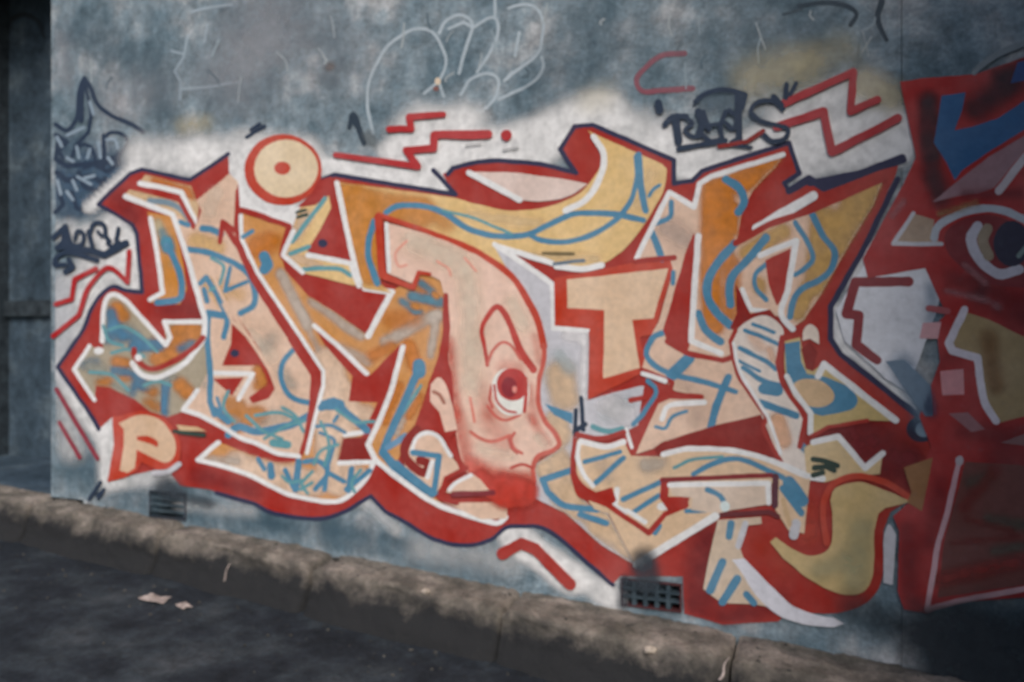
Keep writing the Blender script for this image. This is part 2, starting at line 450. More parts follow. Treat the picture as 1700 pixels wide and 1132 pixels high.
for k in range(len(joints) - 1):
    a, b = joints[k] + (.016 if k == 6 else .006), joints[k + 1] - (.012 if k == 5 else .006)
    n_ = max(6, int((b - a) / .022)); m_ = 34; V, Fc = [], []
    for i in range(n_ + 1):
        x = a + (b - a) * i / n_; edge = min(i, n_ - i)
        for j in range(m_ + 1):
            p = kerb_pt(x, 2.08 * j / m_, 3.0)
            if edge < 4: p.z -= (.030 if edge == 0 else .012 if edge == 1 else .005) * (1 if j else 0); p.y += (.012 if edge == 0 else .003) * (j > m_ * .4)
            V.append(p)
    for i in range(n_):
        for j in range(m_):
            q = i * (m_ + 1) + j; Fc.append((q, q + 1, q + m_ + 2, q + m_ + 1))
    for i in (0, n_):                        # ends of the length
        c = len(V); V.append(Vector((V[i * (m_ + 1)].x, .015, base_z(V[i * (m_ + 1)].x) - LEDGE_H - .05)))
        for j in range(m_): Fc.append((c, i * (m_ + 1) + j, i * (m_ + 1) + j + 1))
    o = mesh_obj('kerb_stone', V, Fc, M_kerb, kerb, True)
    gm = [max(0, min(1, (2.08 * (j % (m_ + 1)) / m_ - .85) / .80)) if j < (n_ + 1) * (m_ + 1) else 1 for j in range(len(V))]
    o.data.attributes.new('darkening', 'FLOAT', 'POINT').data.foreach_set('value', gm)

# unseen block added outside the frame to shade the right end of the wall
nb = box('shade_block', 2.66, 8.0, -2.05, .35, -.9, 7.5, M_block)
tag(nb, 'unseen grey block added beside the right end of the wall to shade it', 'light blocker')

# ------------------------------------------------------------------ litter
def crumple(name, c, L, W, H, ang, mat, seed, label, cat, group=None):
    V, Fc = [], []; n_ = 7
    for i in range(n_ + 1):
        for j in range(n_ + 1):
            u, v = i / n_ - .5, j / n_ - .5
            z = H * (.55 + .9 * noise.noise(Vector((u * 3.1, v * 3.1, seed)))) * (1 - 1.2 * max(abs(u), abs(v)))
            wv = 1 + .25 * noise.noise(Vector((u * 2, v * 2, seed + 5)))
            V.append(Vector((u * L * wv, v * W * wv, max(.002, z))))
    for i in range(n_):
        for j in range(n_):
            q = i * (n_ + 1) + j; Fc.append((q, q + n_ + 1, q + n_ + 2, q + 1))
    o = mesh_obj(name, V, Fc, mat); o.location = c; o.rotation_euler = (0, math.atan(SLOPE), ang)
    md = o.modifiers.new('thick', 'SOLIDIFY'); md.thickness = .0015
    return tag(o, label, cat, group)
crumple('paper_scrap', road_at(257, 997, .004),   .15, .085, .04, .05, M_paper, 1.0, 'larger crumpled whitish paper scrap lying on the dark asphalt at the left', 'litter', 'paper scraps on the road')
crumple('paper_scrap', road_at(305, 1007, .004), .09, .06, .02, -.4, M_paper, 4.0, 'smaller flat torn paper scrap right of the larger crumpled one on the asphalt', 'litter', 'paper scraps on the road')
def pebble(c, r, seed, mat, label=None, name='pebble', cat='stone', group=None):
    bm = bmesh.new(); bmesh.ops.create_icosphere(bm, subdivisions=2, radius=r)
    for v in bm.verts:
        k = 1 + .35 * noise.noise(v.co / r * 1.2 + Vector((seed, 0, 0))); v.co = Vector((v.co.x * k * 1.25, v.co.y * k, v.co.z * k * .7))
    me = bpy.data.meshes.new(name); bm.to_mesh(me); bm.free(); me.materials.append(mat)
    o = link(bpy.data.objects.new(name, me)); o.location = c
    return tag(o, label, cat, group)
kp = lambda x, s, up: kerb_pt(x, s, 3.0) + Vector((0, 0, up))
pebble(kp(.80, 1.0, .012), .024, 1, M_stone, 'pale stone lodged on the broken kerb edge below the pierced vent', group='loose stones on the kerb')
pebble(kp(-.38, .93, .010), .020, 2, M_stone, 'pale stone on the kerb edge near the middle of the wall', group='loose stones on the kerb')
pebble(kp(-1.02, .45, .008), .016, 3, M_grit, 'dark pebble on the ledge beside the kerb joint', group='loose stones on the kerb')
pebble(road_at(1592, 1045, .012, .0), .012, 9, M_paper, 'tiny white pebble at the foot of the dark wall at the lower right', 'pebble')
def twig(c, L, lean, mat, label):
    V, Fc = [], []; n_ = 6
    for i in range(7):
        t = i / 6; r = .007 * (1 - .5 * t)
        cc = Vector((lean * t + .006 * math.sin(t * 7), .05 * t, L * t))
        for k in range(n_): V.append(cc + Vector((r * math.cos(k * math.pi / 3), r * math.sin(k * math.pi / 3), 0)))
    for i in range(6):
        for k in range(n_): Fc.append((i * n_ + k, i * n_ + (k + 1) % n_, (i + 1) * n_ + (k + 1) % n_, (i + 1) * n_ + k))
    Fc += [tuple(range(n_)), tuple(range(36, 42))]
    o = mesh_obj('straw', V, Fc, mat); o.location = c
    return tag(o, label, 'litter')
twig(kp(P(400, 950).x + .12, 1.75, -.02), .13, .01, M_paper, 'pale drinking straw leaning on the kerb face at the left')
twig(road_at(1195, 1128, .0, .06), .08, .03, M_paper, 'short pale straw at the bottom edge below the mural')

# loose grit in the gutter and on the ledge
bm = bmesh.new()
for k in range(380):
    x = random.uniform(-4.4, 2.5); r = random.choice([.003, .004, .005, .006, .009])
    s = random.random()
    if s < .35: c = kerb_pt(x, random.uniform(.1, .95), 3.0)
    else:
        yy = -.40 - abs(random.gauss(0, .28)); c = Vector((x, yy, base_z(x) - LEDGE_H + .003))
    mt = Matrix.Translation(c) @ Matrix.Rotation(random.uniform(0, 6), 4, 'Z') @ Matrix.Diagonal((r * random.uniform(.8, 1.8), r, r * .7, 1))
    bmesh.ops.create_icosphere(bm, subdivisions=1, radius=1, matrix=mt)
me = bpy.data.meshes.new('grit'); bm.to_mesh(me); bm.free(); me.materials.append(M_grit)
gr = link(bpy.data.objects.new('grit', me)); gr['kind'] = 'stuff'; gr['label'] = 'loose grit and crumbs along the kerb and gutter'; gr['category'] = 'grit'
# ================================================================== PAINT COLOURS
RED = paint((146, 48, 42)); REDO = paint((168, 62, 46)); CREAM = paint((196, 168, 148)); SKIN = paint((204, 174, 158))
ORANGE = paint((180, 122, 60)); YELLOW = paint((198, 168, 116)); WHITE = paint((214, 210, 212)); GREYW = paint((176, 176, 182))
BLUE = paint((72, 120, 148)); TEAL = paint((88, 138, 146)); NAVY = paint((46, 48, 72)); INK = paint((40, 52, 70)); PINKL = paint((196, 116, 104))
TAN = paint((184, 156, 122)); MAROON = paint((150, 50, 50)); CRIM = paint((156, 44, 46)); OLIVE = paint((104, 92, 66)); DGREEN = paint((50, 64, 58))
BEIGE = paint((176, 160, 146)); DRED = paint((124, 38, 34))

# ================================================================== OLDER TAGS (under the piece)
t = thing('graffiti_throw_up', 'thin white outline bubble letters sprayed on bare plaster at the top centre', 'graffiti', P(760, 110))
CHALK = paint((150, 162, 170))
for s_ in ['620,222 610,175~ 615,130~ 637,85~ 665,60~ 695,47~ 720,55~ 737,85~ 740,107~ 730,132~ 705,155', '730,140 737,160', '730,55 740,35~ 760,25~ 777,30~ 785,45~ 775,75~ 762,122',
           '745,48 770,37 785,46', '785,47 810,30~ 825,32~ 827,55~ 815,85~ 792,120', '822,0 822,30', '765,157 782,132~ 810,122~ 827,132~ 825,155~ 807,180~ 790,186',
           '845,14 870,7~ 892,15~ 902,37~ 900,65~ 892,90~ 865,112~ 838,134', '862,55 855,92', '838,134 852,120', '900,95 902,112~ 887,135~ 850,155~ 828,165']:
    S('outline_stroke', CHALK, s_, 5.2, t)
t = thing('graffiti_scratch', 'faint pale thin scratched line drawing on the upper left plaster', 'graffiti', P(300, 110))
SCR = paint((134, 148, 158))
for s_ in ['312,60 305,95 290,118 300,135 299,165', '300,148 340,145 395,136', '318,20 350,12 385,8', '340,70 345,40', '285,85 305,90']:
    S('scratch', SCR, s_, 4.5, t)
t = thing('graffiti_letter', 'faded dark red letter C sprayed on plaster above the centre right', 'graffiti', P(1100, 150))
S('letter_stroke', paint((124, 76, 86)), '1137,89 1100,92~ 1072,112~ 1057,132~ 1067,151~ 1100,150~ 1150,147', 9, t)
t = thing('graffiti_tag', 'dark curved marker tag cut off by the top edge at the right', 'graffiti', P(1400, 30))
S('stroke', paint((50, 62, 72)), '1327,10 1375,4~ 1410,12~ 1422,25~ 1412,42', 8, t); S('stroke', paint((50, 62, 72)), '1464,2 1457,32~ 1472,66', 11, t, w2=6); S('stroke', paint((70, 80, 88)), '1300,24 1330,16', 4, t)
t = thing('wall_stain', 'small rusty brown hole stain on the upper plaster', 'stain', P(547, 112))
SP('stain', (92, 82, 78), [(546, 112, 549, 110, 13, .9)], t, 5); SP('stain', (84, 100, 110), [(540, 130, 548, 135, 20, .55)], t, 6)
t = thing('wall_stain', 'tiny cream and rust chip on the white bubble letters', 'stain', P(726, 140))
E('chip', paint((196, 180, 160)), 727, 135, 5, 6, t); E('chip', paint((120, 84, 78)), 724, 147, 5, 4, t)
# broad pale worn plaster
t = thing('worn_plaster', 'pale pinkish worn zone of plaster along the upper left', 'stain', P(400, 90))
SP('stain', (142, 144, 150), [(430, 60, 395, 120, 110, .5, .0), (250, 150, 190, 170, 70, .35, .0), (560, 90, 470, 20, 120, .25, 0), (105, 60, 110, 130, 28, .4, 0)], t, 12)
SP('stain', (76, 94, 106), [(140, 60, 200, 95, 60, .35, 0), (1000, 60, 940, 120, 110, .35, 0), (1180, 70, 1300, 40, 130, .25, 0), (260, 100, 275, 190, 40, .3, 0)], t, 12)
SP('stain', (60, 84, 98), [(540, 872, 552, 884, 20, .6, .1), (590, 885, 605, 890, 16, .4, 0), (640, 892, 700, 910, 16, .4, 0), (330, 832, 360, 838, 14, .5, 0), (440, 868, 470, 876, 14, .4, 0), (760, 925, 780, 932, 12, .4, 0)], t, 6)
SP('stain', (74, 98, 112), [(330, 850, 620, 890, 50, .35, 0), (120, 770, 240, 830, 50, .4, 0), (560, 890, 800, 950, 40, .35, 0)], t, 10)

t = thing('wall_scratches', 'scattered fine pale scratches across the upper bare plaster', 'scratches', P(600, 90))
rnd = random.Random(5)
for k in range(34):
    x, y = rnd.uniform(120, 1480), rnd.uniform(5, 130); dx, dy = rnd.gauss(0, 10), rnd.uniform(8, 46)
    S('scratch', paint(rnd.choice([(128, 142, 150), (140, 148, 152), (74, 90, 100)])), '%d,%d %d,%d~ %d,%d' % (x, y, x + dx * .5 + rnd.gauss(0, 3), y + dy * .5, x + dx, y + dy), rnd.uniform(1.6, 3.4), t)
# ================================================================== MARKER TAGS AT THE LEFT
t = thing('graffiti_tag', 'tangled black marker tag with a tall pointed peak at the upper left', 'graffiti', P(160, 350))
SP('wash', (60, 82, 104), [(95, 240, 210, 270, 36, .45, .1), (95, 300, 165, 320, 42, .75, .3), (100, 345, 150, 345, 26, .6, .3), (150, 280, 190, 290, 36, .7, .2)], t, 8)
for s_, w_ in [('93,206 112,217~ 128,195~ 133,150~ 141,130 152,148~ 164,175~ 188,193~ 220,207~ 238,219', 10), ('137,140 135,200', 13), ('140,135 148,165 152,196', 7),
               ('152,190 148,218 128,240 120,262', 9), ('172,242 180,222~ 200,221~ 213,236~ 199,256~ 178,265', 8), ('172,225 174,250 172,280', 9), ('93,223 112,236 98,252 106,262', 9),
               ('122,255 136,240~ 152,246~ 158,268~ 140,280', 9), ('94,264 110,275 150,272 195,268', 12), ('214,240 222,252', 8), ('95,286 112,300 150,292 165,300', 12),
               ('132,286 140,310 165,318 175,296', 12), ('96,310 106,340 92,352', 10), ('120,320 128,345 146,352', 10), ('150,325 160,342 150,350', 8), ('160,275 180,285 188,278', 10),
               ('95,240 94,262', 9), ('196,255 200,270 186,280', 9)]:
    S('stroke', INK, s_, w_ * .72, t)
for s_ in ['128,244 132,262', '164,236 168,262', '112,262 122,268', '130,294 152,306', '112,318 122,332', '112,225 140,212', '178,232 192,232~ 196,246', '146,262 150,248', '96,228 104,244', '142,296 158,292', '96,300 102,322', '122,300 128,316', '180,262 188,272', '150,170 156,190']:
    S('pale_stroke', paint((126, 142, 156)), s_, 5, t)

# ================================================================== THE PIECE
mural = thing('graffiti_mural', 'large red, cream and blue graffiti piece with a pink face sprayed across the wall', 'graffiti', P(800, 940))
halo = SP('overspray', (210, 208, 212), [
    (240, 262, 330, 262, 52, .8, .2), (330, 262, 420, 246, 46, .8, .2), (395, 300, 470, 355, 60, .95, .3), (470, 280, 471, 281, 80, .9, .6),
    (545, 276, 740, 302, 26, .95, .5), (690, 215, 770, 208, 56, .9, .3), (660, 255, 720, 260, 36, .9, .4), (640, 250, 660, 240, 20, .8, .3), (740, 262, 900, 240, 52, .95, .45), (880, 230, 1000, 190, 52, .95, .3), (960, 190, 1010, 180, 50, .7, .1),
    (1000, 200, 1110, 235, 52, .8, .2), (1110, 250, 1160, 275, 48, .95, .4), (1160, 270, 1320, 225, 48, .9, .3), (1300, 200, 1440, 150, 52, .85, .2), (1340, 250, 1480, 220, 64, .95, .5),
    (1430, 250, 1500, 245, 32, .9, .4), (150, 385, 215, 400, 30, .6, .1), (92, 385, 150, 390, 28, .5, .1),
    (100, 500, 200, 420, 52, .75, .3), (150, 345, 228, 275, 15, .9, .4), (190, 380, 222, 470, 40, .85, .4), (92, 570, 150, 500, 55, .8, .3), (95, 610, 170, 720, 22, .9, .4),
    (175, 700, 185, 790, 26, .85, .4), (120, 640, 120, 740, 40, .5, .2), (180, 805, 290, 785, 22, .6, .2), (610, 835, 660, 880, 18, .45, .1), (850, 890, 950, 960, 34, .9, .5), (930, 940, 1020, 995, 26, .8, .4), (700, 910, 850, 935, 40, .35, 0),
    (1420, 440, 1490, 470, 60, .9, .5), (1440, 520, 1470, 560, 62, .9, .5), (1400, 560, 1520, 670, 26, .85, .4), (1390, 520, 1400, 580, 24, .85, .3), (300, 838, 420, 850, 18, .3, 0)], mural, 7)
SP('overspray', (178, 168, 138), [(1250, 130, 1330, 110, 62, .5, 0), (1330, 110, 1400, 80, 50, .35, 0), (1440, 140, 1480, 160, 45, .6, .1), (980, 165, 1000, 160, 40, .25, 0), (305, 210, 340, 205, 25, .4, 0)], mural, 8)
SP('overspray', (150, 156, 168), [(1440, 500, 1480, 560, 60, .35, .1), (105, 480, 110, 620, 40, .3, .1)], mural, 9)

t = thing('graffiti_tag', 'short black hooked paint mark right of the cream circle', 'graffiti', P(592, 240))
F('stroke', paint((42, 54, 66)), '577,214 580,190 588,185~ 597,196~ 610,240 603,243 591,212 586,205 584,214', t)
SP('stain', (104, 112, 116), [(612, 225, 618, 235, 14, .7)], t, 6)
# red mass with navy outline
red = F('red_body', RED, '164,338 217,288 239,281 316,299 380,257 381,287 397,308 399,346 481,372 497,342 540,300 550,293 757,324 735,290 750,281 790,271~ 830,268~ 900,274~ 956,288 930,248 955,211 982,210 1117,267 1118,305 1150,300 1166,285 1308,238 1325,288 1303,303 1310,317 1340,300 1365,311 1493,268 1486,292 1425,423 1377,508 1377,562 1392,588 1525,692 1545,740 1535,800 1505,832 1478,850 1466,880 1464,960~ 1440,998~ 1395,1016~ 1350,1018 1310,1015 1292,1031 1200,1036 1136,1018 1134,956 1030,956 1018,969 980,939~ 932,896~ 900,877~ 865,874 840,875~ 815,895~ 775,904~ 725,895~ 675,867~ 642,849 617,825 589,840~ 562,852~ 525,860~ 462,852~ 422,834 350,813 300,806 275,775 180,799 192,735 189,691 165,713 150,686 100,616 97,608 122,572~ 140,545~ 155,508~ 175,483~ 190,475~ 207,480~ 237,486 236,458 227,385 220,373', mural)
for s_, w_ in [('380,256 316,299 236,281 217,288 164,339 221,373 228,388 237,485 207,481~ 190,475~ 175,483~ 155,508~ 140,545~ 122,572~ 97,609 150,687 165,712', 7),
               ('535,299 556,290 757,323 720,283', 8), ('744,290 752,279 790,270~ 830,267~ 900,273~ 957,288 930,248 955,210 985,208 1119,266 1119,305 1150,300 1166,284 1310,237 1327,288 1302,304 1310,318', 8),
               ('1310,318 1343,297 1368,312 1498,262', 13), ('1490,298 1428,424 1379,509 1379,562 1395,588 1528,693', 10),
               ('1018,971 980,938~ 932,895~ 900,876~ 865,873 840,876~ 815,896~ 775,905~ 725,896~ 675,868~ 642,850 616,823 589,840~ 562,853~ 525,861~ 462,853~ 422,836 360,818', 7), ('1345,304 1420,290 1500,266', 11)]:
    S('navy_outline', NAVY, s_, w_, red)
E('drip_blob', INK, 1528, 712, 24, 22, red); E('drip_blob_core', paint((120, 140, 154)), 1533, 712, 13, 13, red)
SP('red_shade', (112, 40, 44), [(1400, 720, 1480, 760, 70, .75, .2), (1180, 900, 1160, 1000, 50, .6, .1), (220, 360, 200, 330, 30, .4, 0), (330, 790, 420, 815, 26, .4, 0), (280, 510, 330, 520, 40, .35, 0), (1250, 720, 1240, 740, 40, .5, 0), (1290, 1000, 1200, 1030, 34, .5, 0), (1510, 760, 1520, 800, 30, .6, 0)], red, 8)
SP('red_glow', (178, 62, 44), [(1340, 850, 1345, 890, 34, .6, .1), (1260, 900, 1300, 940, 40, .45, 0), (960, 230, 985, 290, 26, .25, 0)], red, 8)

def hl(s_, w_, par, m=None): return S('highlight', m or WHITE, s_, w_, par)
def bl(s_, w_, par, m=None, w2=None): return S('blue_line', m or BLUE, s_, w_ * .98, par, w2=w2)
def fine(par, *ss):
    for s_ in ss: S('thin_blue_line', TEAL, s_, 5.5, par)

# --- camouflage hook letter at far left
L = F('letter', paint((150, 140, 122)), '180,493~ 192,487~ 212,500 250,540 277,572 273,534 338,534 345,560 345,620 330,648 304,684 280,692 250,683 225,663 182,642 160,640 158,664 124,613 150,574 172,578 171,530~', mural)
SP('camo_patch', (180, 116, 58), [(195, 512, 205, 525, 16, .9, .3), (262, 596, 290, 588, 18, .9, .4), (295, 553, 325, 550, 20, .9, .5), (195, 600, 210, 603, 14, .8, .3), (168, 638, 180, 634, 14, .8, .3), (240, 640, 255, 650, 14, .7, .3), (300, 638, 312, 650, 18, .9, .4), (205, 628, 214, 626, 10, .7, .3), (245, 668, 262, 676, 14, .6, .2), (262, 565, 300, 575, 14, .6, .2)], L, 5)
SP('camo_patch', (74, 118, 148), [(185, 520, 190, 545, 14, .8, .3), (190, 545, 225, 560, 18, .8, .3), (225, 575, 265, 572, 14, .9, .3), (200, 560, 175, 560, 16, .6, .2), (190, 615, 215, 618, 10, .7, .3), (230, 625, 240, 640, 14, .8, .3), (218, 655, 225, 640, 12, .7, .2), (276, 630, 274, 688, 9, .9, .5), (140, 605, 160, 600, 14, .5, .1), (300, 580, 320, 570, 10, .6, .2)], L, 5)
SP('camo_patch', (150, 150, 140), [(150, 610, 170, 615, 18, .7, .2), (190, 640, 215, 655, 10, .6, .2), (245, 640, 290, 625, 10, .6, .2), (212, 540, 218, 545, 12, .5, .2)], L, 5)
hl('171,566 172,525~ 178,496~ 192,488~ 212,501 276,572 283,560 274,534 336,534', 8, L); hl('158,664 124,613 150,574', 7, L); E('highlight', WHITE, 165, 582, 8, 6, L); S('red_line', RED, '162,560 160,574', 7, L)

fine(L, '180,548 205,542~ 232,556~ 262,584', '186,586 214,580~ 240,592', '150,618 185,622~ 215,648', '240,640 262,632~ 285,640', '172,540 182,566~ 205,574')
# --- orange bar letter
L = F('letter', ORANGE, '246,352 286,359 303,425 312,480 300,505 250,502 273,488 262,420', mural)
SP('colour_patch', (176, 164, 132), [(262, 372, 275, 395, 16, .8, .2), (266, 440, 268, 470, 8, .6, .2), (285, 440, 290, 420, 9, .4, 0)], L, 5)
SP('colour_patch', (64, 128, 152), [(278, 404, 280, 410, 15, .95, .4), (270, 385, 275, 395, 12, .5, .1)], L, 4)
bl('278,408 288,425~ 300,455~ 303,480~ 297,497~ 262,502', 11, L); hl('251,362 262,420 271,486 250,497', 8, L)
# arrow bars
L = F('letter', TAN, '231,304 242,290 318,309 327,332 333,346 326,372 304,320', mural)
SP('colour_patch', (182, 108, 56), [(260, 298, 322, 322, 13, .8, .3)], L, 5); hl('233,304 302,319 325,368', 9, L); S('red_line', RED, '336,346 330,378', 9, L)
L = F('letter', TAN, '207,325 216,315 300,333 323,380 340,400 300,395 286,356', mural)
SP('colour_patch', (204, 176, 140), [(225, 322, 250, 330, 12, .7, .2)], L, 5); bl('250,333 280,337~ 302,348~ 316,366', 10, L, paint((112, 130, 142)))
S('red_line', RED, '240,316 300,332 326,384', 8, L)

# --- tall cream letter A
L = F('letter', CREAM, '381,289 396,302 394,320 390,385 396,405 422,463 450,508 486,562 520,622 520,666 508,728 499,760 462,753~ 425,738~ 362,704 332,688 306,682 330,648 345,620 345,575 338,560~ 342,533 335,508 317,443 300,390 288,356 300,360 323,382 336,350 328,333', mural)
SP('colour_patch', (214, 186, 168), [(360, 320, 350, 350, 26, .6, .1), (420, 560, 450, 590, 30, .6, .1)], L, 6)
SP('colour_patch', (200, 166, 112), [(325, 400, 360, 410, 22, .7, .2), (345, 470, 370, 500, 16, .6, .2), (360, 470, 400, 490, 20, .4, 0)], L, 6)
SP('colour_patch', (176, 116, 54), [(322, 588, 338, 600, 14, .8, .3), (375, 690, 430, 690, 22, .85, .2), (440, 620, 430, 640, 14, .8, .3), (400, 670, 380, 665, 14, .7, .2), (395, 712, 410, 705, 14, .7, .2)], L, 5)
SP('colour_patch', (160, 160, 152), [(470, 620, 485, 640, 16, .5, .1), (320, 625, 335, 635, 16, .7, .2), (395, 700, 388, 695, 10, .5, .1), (440, 700, 470, 690, 20, .4, 0), (455, 560, 440, 575, 20, .4, 0)], L, 6)
F('red_counter', RED, '365,486 378,503 424,566 450,614 458,645 447,662 420,670 414,660 438,642 441,622 424,606 370,607 384,570 386,540', L); E('ink_dot', NAVY, 391, 586, 7, 6.5, L); SP('colour_patch', (180, 118, 58), [(428, 614, 436, 634, 11, .9, .4)], L, 4)
F('red_counter', RED, '354,628 406,626 386,657', L); hl('349,619 421,620 397,662', 8, L)
for s_, w_ in [('312,414 350,420~ 400,443~ 420,468~ 423,505~ 400,520', 10), ('383,444 375,483 411,468', 7), ('334,470 343,460 362,490 378,530~ 372,560', 9), ('347,525 345,560 350,616 350,666 357,688', 10), ('346,520 372,524', 13), ('337,379 352,381 368,388', 11), ('300,369 314,374', 8),
               ('487,581 470,603~ 467,623~ 477,651~ 495,664~ 518,669', 9), ('518,688 482,706 430,716~ 398,708~ 380,722', 13), ('357,680 380,700', 12), ('370,690 362,660', 6), ('345,500 340,480', 9)]: bl(s_, w_, L)
bl('455,735 478,738', 14, L, TEAL); fine(L, '352,428 372,442~ 366,470~ 350,482', '425,690 465,684~ 500,700', '440,728 478,706~ 506,698', '470,676 492,690~ 505,716', '380,650 372,676~ 390,700', '410,690 440,716~ 470,728')
S('red_line', RED, '396,318 393,384 371,368 366,402', 8, L); S('red_line', RED, '371,370 398,410 422,463 450,508 488,564', 9, L, w2=13); S('red_line', RED, '486,560 524,622 522,666 511,728 500,764', 16, L, w2=11)
hl('210,326 288,356 300,390 317,443 335,508 342,535~ 338,562~ 322,588~ 300,608~ 262,626~ 235,621~ 221,603', 9, L); S('red_line', RED, '224,580 226,594~ 250,612~ 287,601~ 322,578~ 338,560', 9, L); E('highlight', WHITE, 231, 594, 6, 6, L)
hl('329,648 306,680 332,688 362,704 400,726~ 425,735~ 462,752~ 497,757', 8, L); hl('372,505 388,535 420,565', 6, L, CREAM); hl('352,445 364,480 380,510 424,575 448,612 460,642', 6, L, CREAM)

# --- white band under the circle and the circle itself
F('white_band', WHITE, '397,306 408,322~ 432,346~ 470,353~ 500,343 486,380 481,376 440,361 399,346', mural)
L = E('target_circle', REDO, 471, 282, 64, 59, mural); E('circle_face', paint((198, 180, 152)), 476, 280, 53, 48, L); E('red_dot', REDO, 470, 279, 13.5, 11, L); F('red_link', RED, '528,300 552,293 556,345 548,326 500,346 515,330', L)
S('tick', INK, '411,228 440,210', 6, mural); S('tick', INK, '418,216 432,206', 6, mural)

# --- second letter: brown band and cream leg
L = F('letter', paint((182, 130, 78)), '402,354 478,379 468,425 474,448 512,490 565,523 610,556 652,484 700,450 740,470 738,560 728,600 712,640 690,705 668,745 656,780 720,822 750,846 700,824 625,766 612,738 632,700 650,651 669,572 634,670 608,724 570,728 563,765 622,767 605,800~ 565,831~ 517,828~ 475,818~ 425,792 330,762 364,733 400,748~ 440,762~ 475,769~ 500,762 512,740 525,690 538,640 537,616 500,558 428,452 403,398', mural)
SP('colour_patch', (198, 172, 150), [(545, 600, 560, 660, 34, .95, .5), (560, 660, 560, 790, 44, .95, .6), (600, 690, 610, 690, 26, .9, .4), (400, 770, 520, 805, 32, .95, .5), (600, 790, 580, 810, 26, .9, .4)], L, 6)
SP('colour_patch', (172, 162, 152), [(468, 455, 512, 540, 13, .85, .3), (520, 500, 600, 556, 14, .8, .3), (640, 568, 725, 522, 14, .9, .3), (728, 520, 715, 590, 10, .8, .3), (560, 575, 610, 600, 14, .6, .2), (510, 540, 530, 580, 10, .6, .1), (690, 650, 660, 720, 8, .8, .3), (335, 762, 395, 765, 12, .7, .2)], L, 5)
SP('colour_patch', (186, 114, 50), [(680, 575, 690, 605, 16, .9, .4), (620, 590, 650, 575, 16, .7, .2), (430, 410, 450, 400, 26, .8, .2), (690, 470, 720, 500, 22, .5, .1), (640, 700, 665, 640, 9, .8, .3), (680, 690, 700, 660, 10, .8, .3), (650, 530, 690, 530, 24, .5, .1)], L, 5)
F('red_counter', RED, '498,458 585,475 607,481 643,490 611,554 565,523 512,490', L)
F('red_counter', RED, '521,539 552,570 608,622 616,622 664,573 670,571 646,642 634,668 580,666 586,624 540,572', L)
hl('523,540 560,572 610,620', 8, L); hl('650,487 612,558', 10, L); hl('606,478 652,485', 10, L)
S('red_line', RED, '399,348 440,360 481,376 468,424 486,447 502,456', 9, L); hl('401,358 403,398 428,452 500,558 538,616 538,640 525,691 511,752', 7, L)
S('red_line', RED, '633,668 606,726', 10, L); F('red_counter', DRED, '572,728 611,726 614,763 562,764', L)
hl('564,768 622,767 604,800~ 565,831~ 517,828~ 475,818~ 425,792~ 375,774 330,763 364,734', 8, L); hl('574,722 602,718', 8, L)
for s_, w_ in [('405,393 420,384', 8), ('440,425 446,440 440,448', 18), ('535,676 555,666~ 577,685~ 610,714', 13), ('540,672 565,672', 18), ('527,708 550,706~ 574,718', 6), ('532,718 556,730~ 552,750~ 545,775', 6), ('450,772 452,790', 12), ('497,766 492,812', 12), ('475,780 488,808', 8),
               ('507,766 530,765~ 546,784~ 525,811', 9), ('545,783 572,799', 9), ('585,778 580,814', 10), ('615,781 576,812', 9), ('546,775 540,812', 8), ('556,700 562,690', 6), ('430,762 440,778', 8)]: bl(s_, w_, L)
fine(L, '534,700 548,738~ 540,772', '520,782 502,802~ 512,818', '562,738 534,748~ 522,770', '470,790 482,800~ 505,796', '600,780 585,800~ 590,816', '560,680 590,700~ 622,700', '655,705 676,676~ 700,640', '500,812 520,800')
SP('camo_patch', (80, 126, 146), [(685, 492, 715, 498, 12, .85, .3), (700, 470, 720, 485, 10, .8, .3), (668, 500, 690, 516, 9, .7, .3), (722, 500, 735, 502, 12, .8, .3), (690, 516, 700, 518, 8, .7, .2)], L, 4); SP('camo_patch', (186, 124, 60), [(688, 508, 694, 510, 8, .9, .4), (722, 488, 726, 492, 7, .9, .3)], L, 4)
bl('697,606 697,618', 22, L); bl('696,615 675,661 645,728 636,752', 13, L); bl('637,751 662,781~ 690,806~ 722,816', 15, L); bl('645,742 674,724', 11, L, paint((92, 130, 160)))
hl('670,576 650,651 630,701 612,738 625,764 675,803~ 712,828~ 750,846~ 825,868~ 841,858', 9, L); F('strip', CREAM, '735,832 760,834 845,832 842,860 800,862', L)

# --- small yellow wedge letter
L = F('letter', YELLOW, '486,384 500,345 525,340 548,325 551,345 513,420 513,426 583,440 598,474 588,474 500,452 471,430 470,420', mural)
SP('colour_patch', (198, 174, 152), [(490, 390, 510, 360, 20, .7, .2), (480, 425, 530, 440, 14, .6, .2)], L, 5)
F('red_counter', RED, '556,342 586,434 511,418', L); E('ink_dot', NAVY, 537, 404, 8, 7, L); SP('smudge', (90, 40, 60), [(530, 405, 542, 402, 14, .6, .1)], L, 4)
for s_ in ['541,330 486,402', '514,410 484,422', '505,447 560,446~ 584,457']: bl(s_, 8, L, TEAL)
hl('488,384 471,424 504,452', 8, L); hl('513,424 584,437 597,474', 9, L); S('tick', DGREEN, '494,353 508,349', 5, L); S('tick', DGREEN, '496,361 510,357', 6, L)

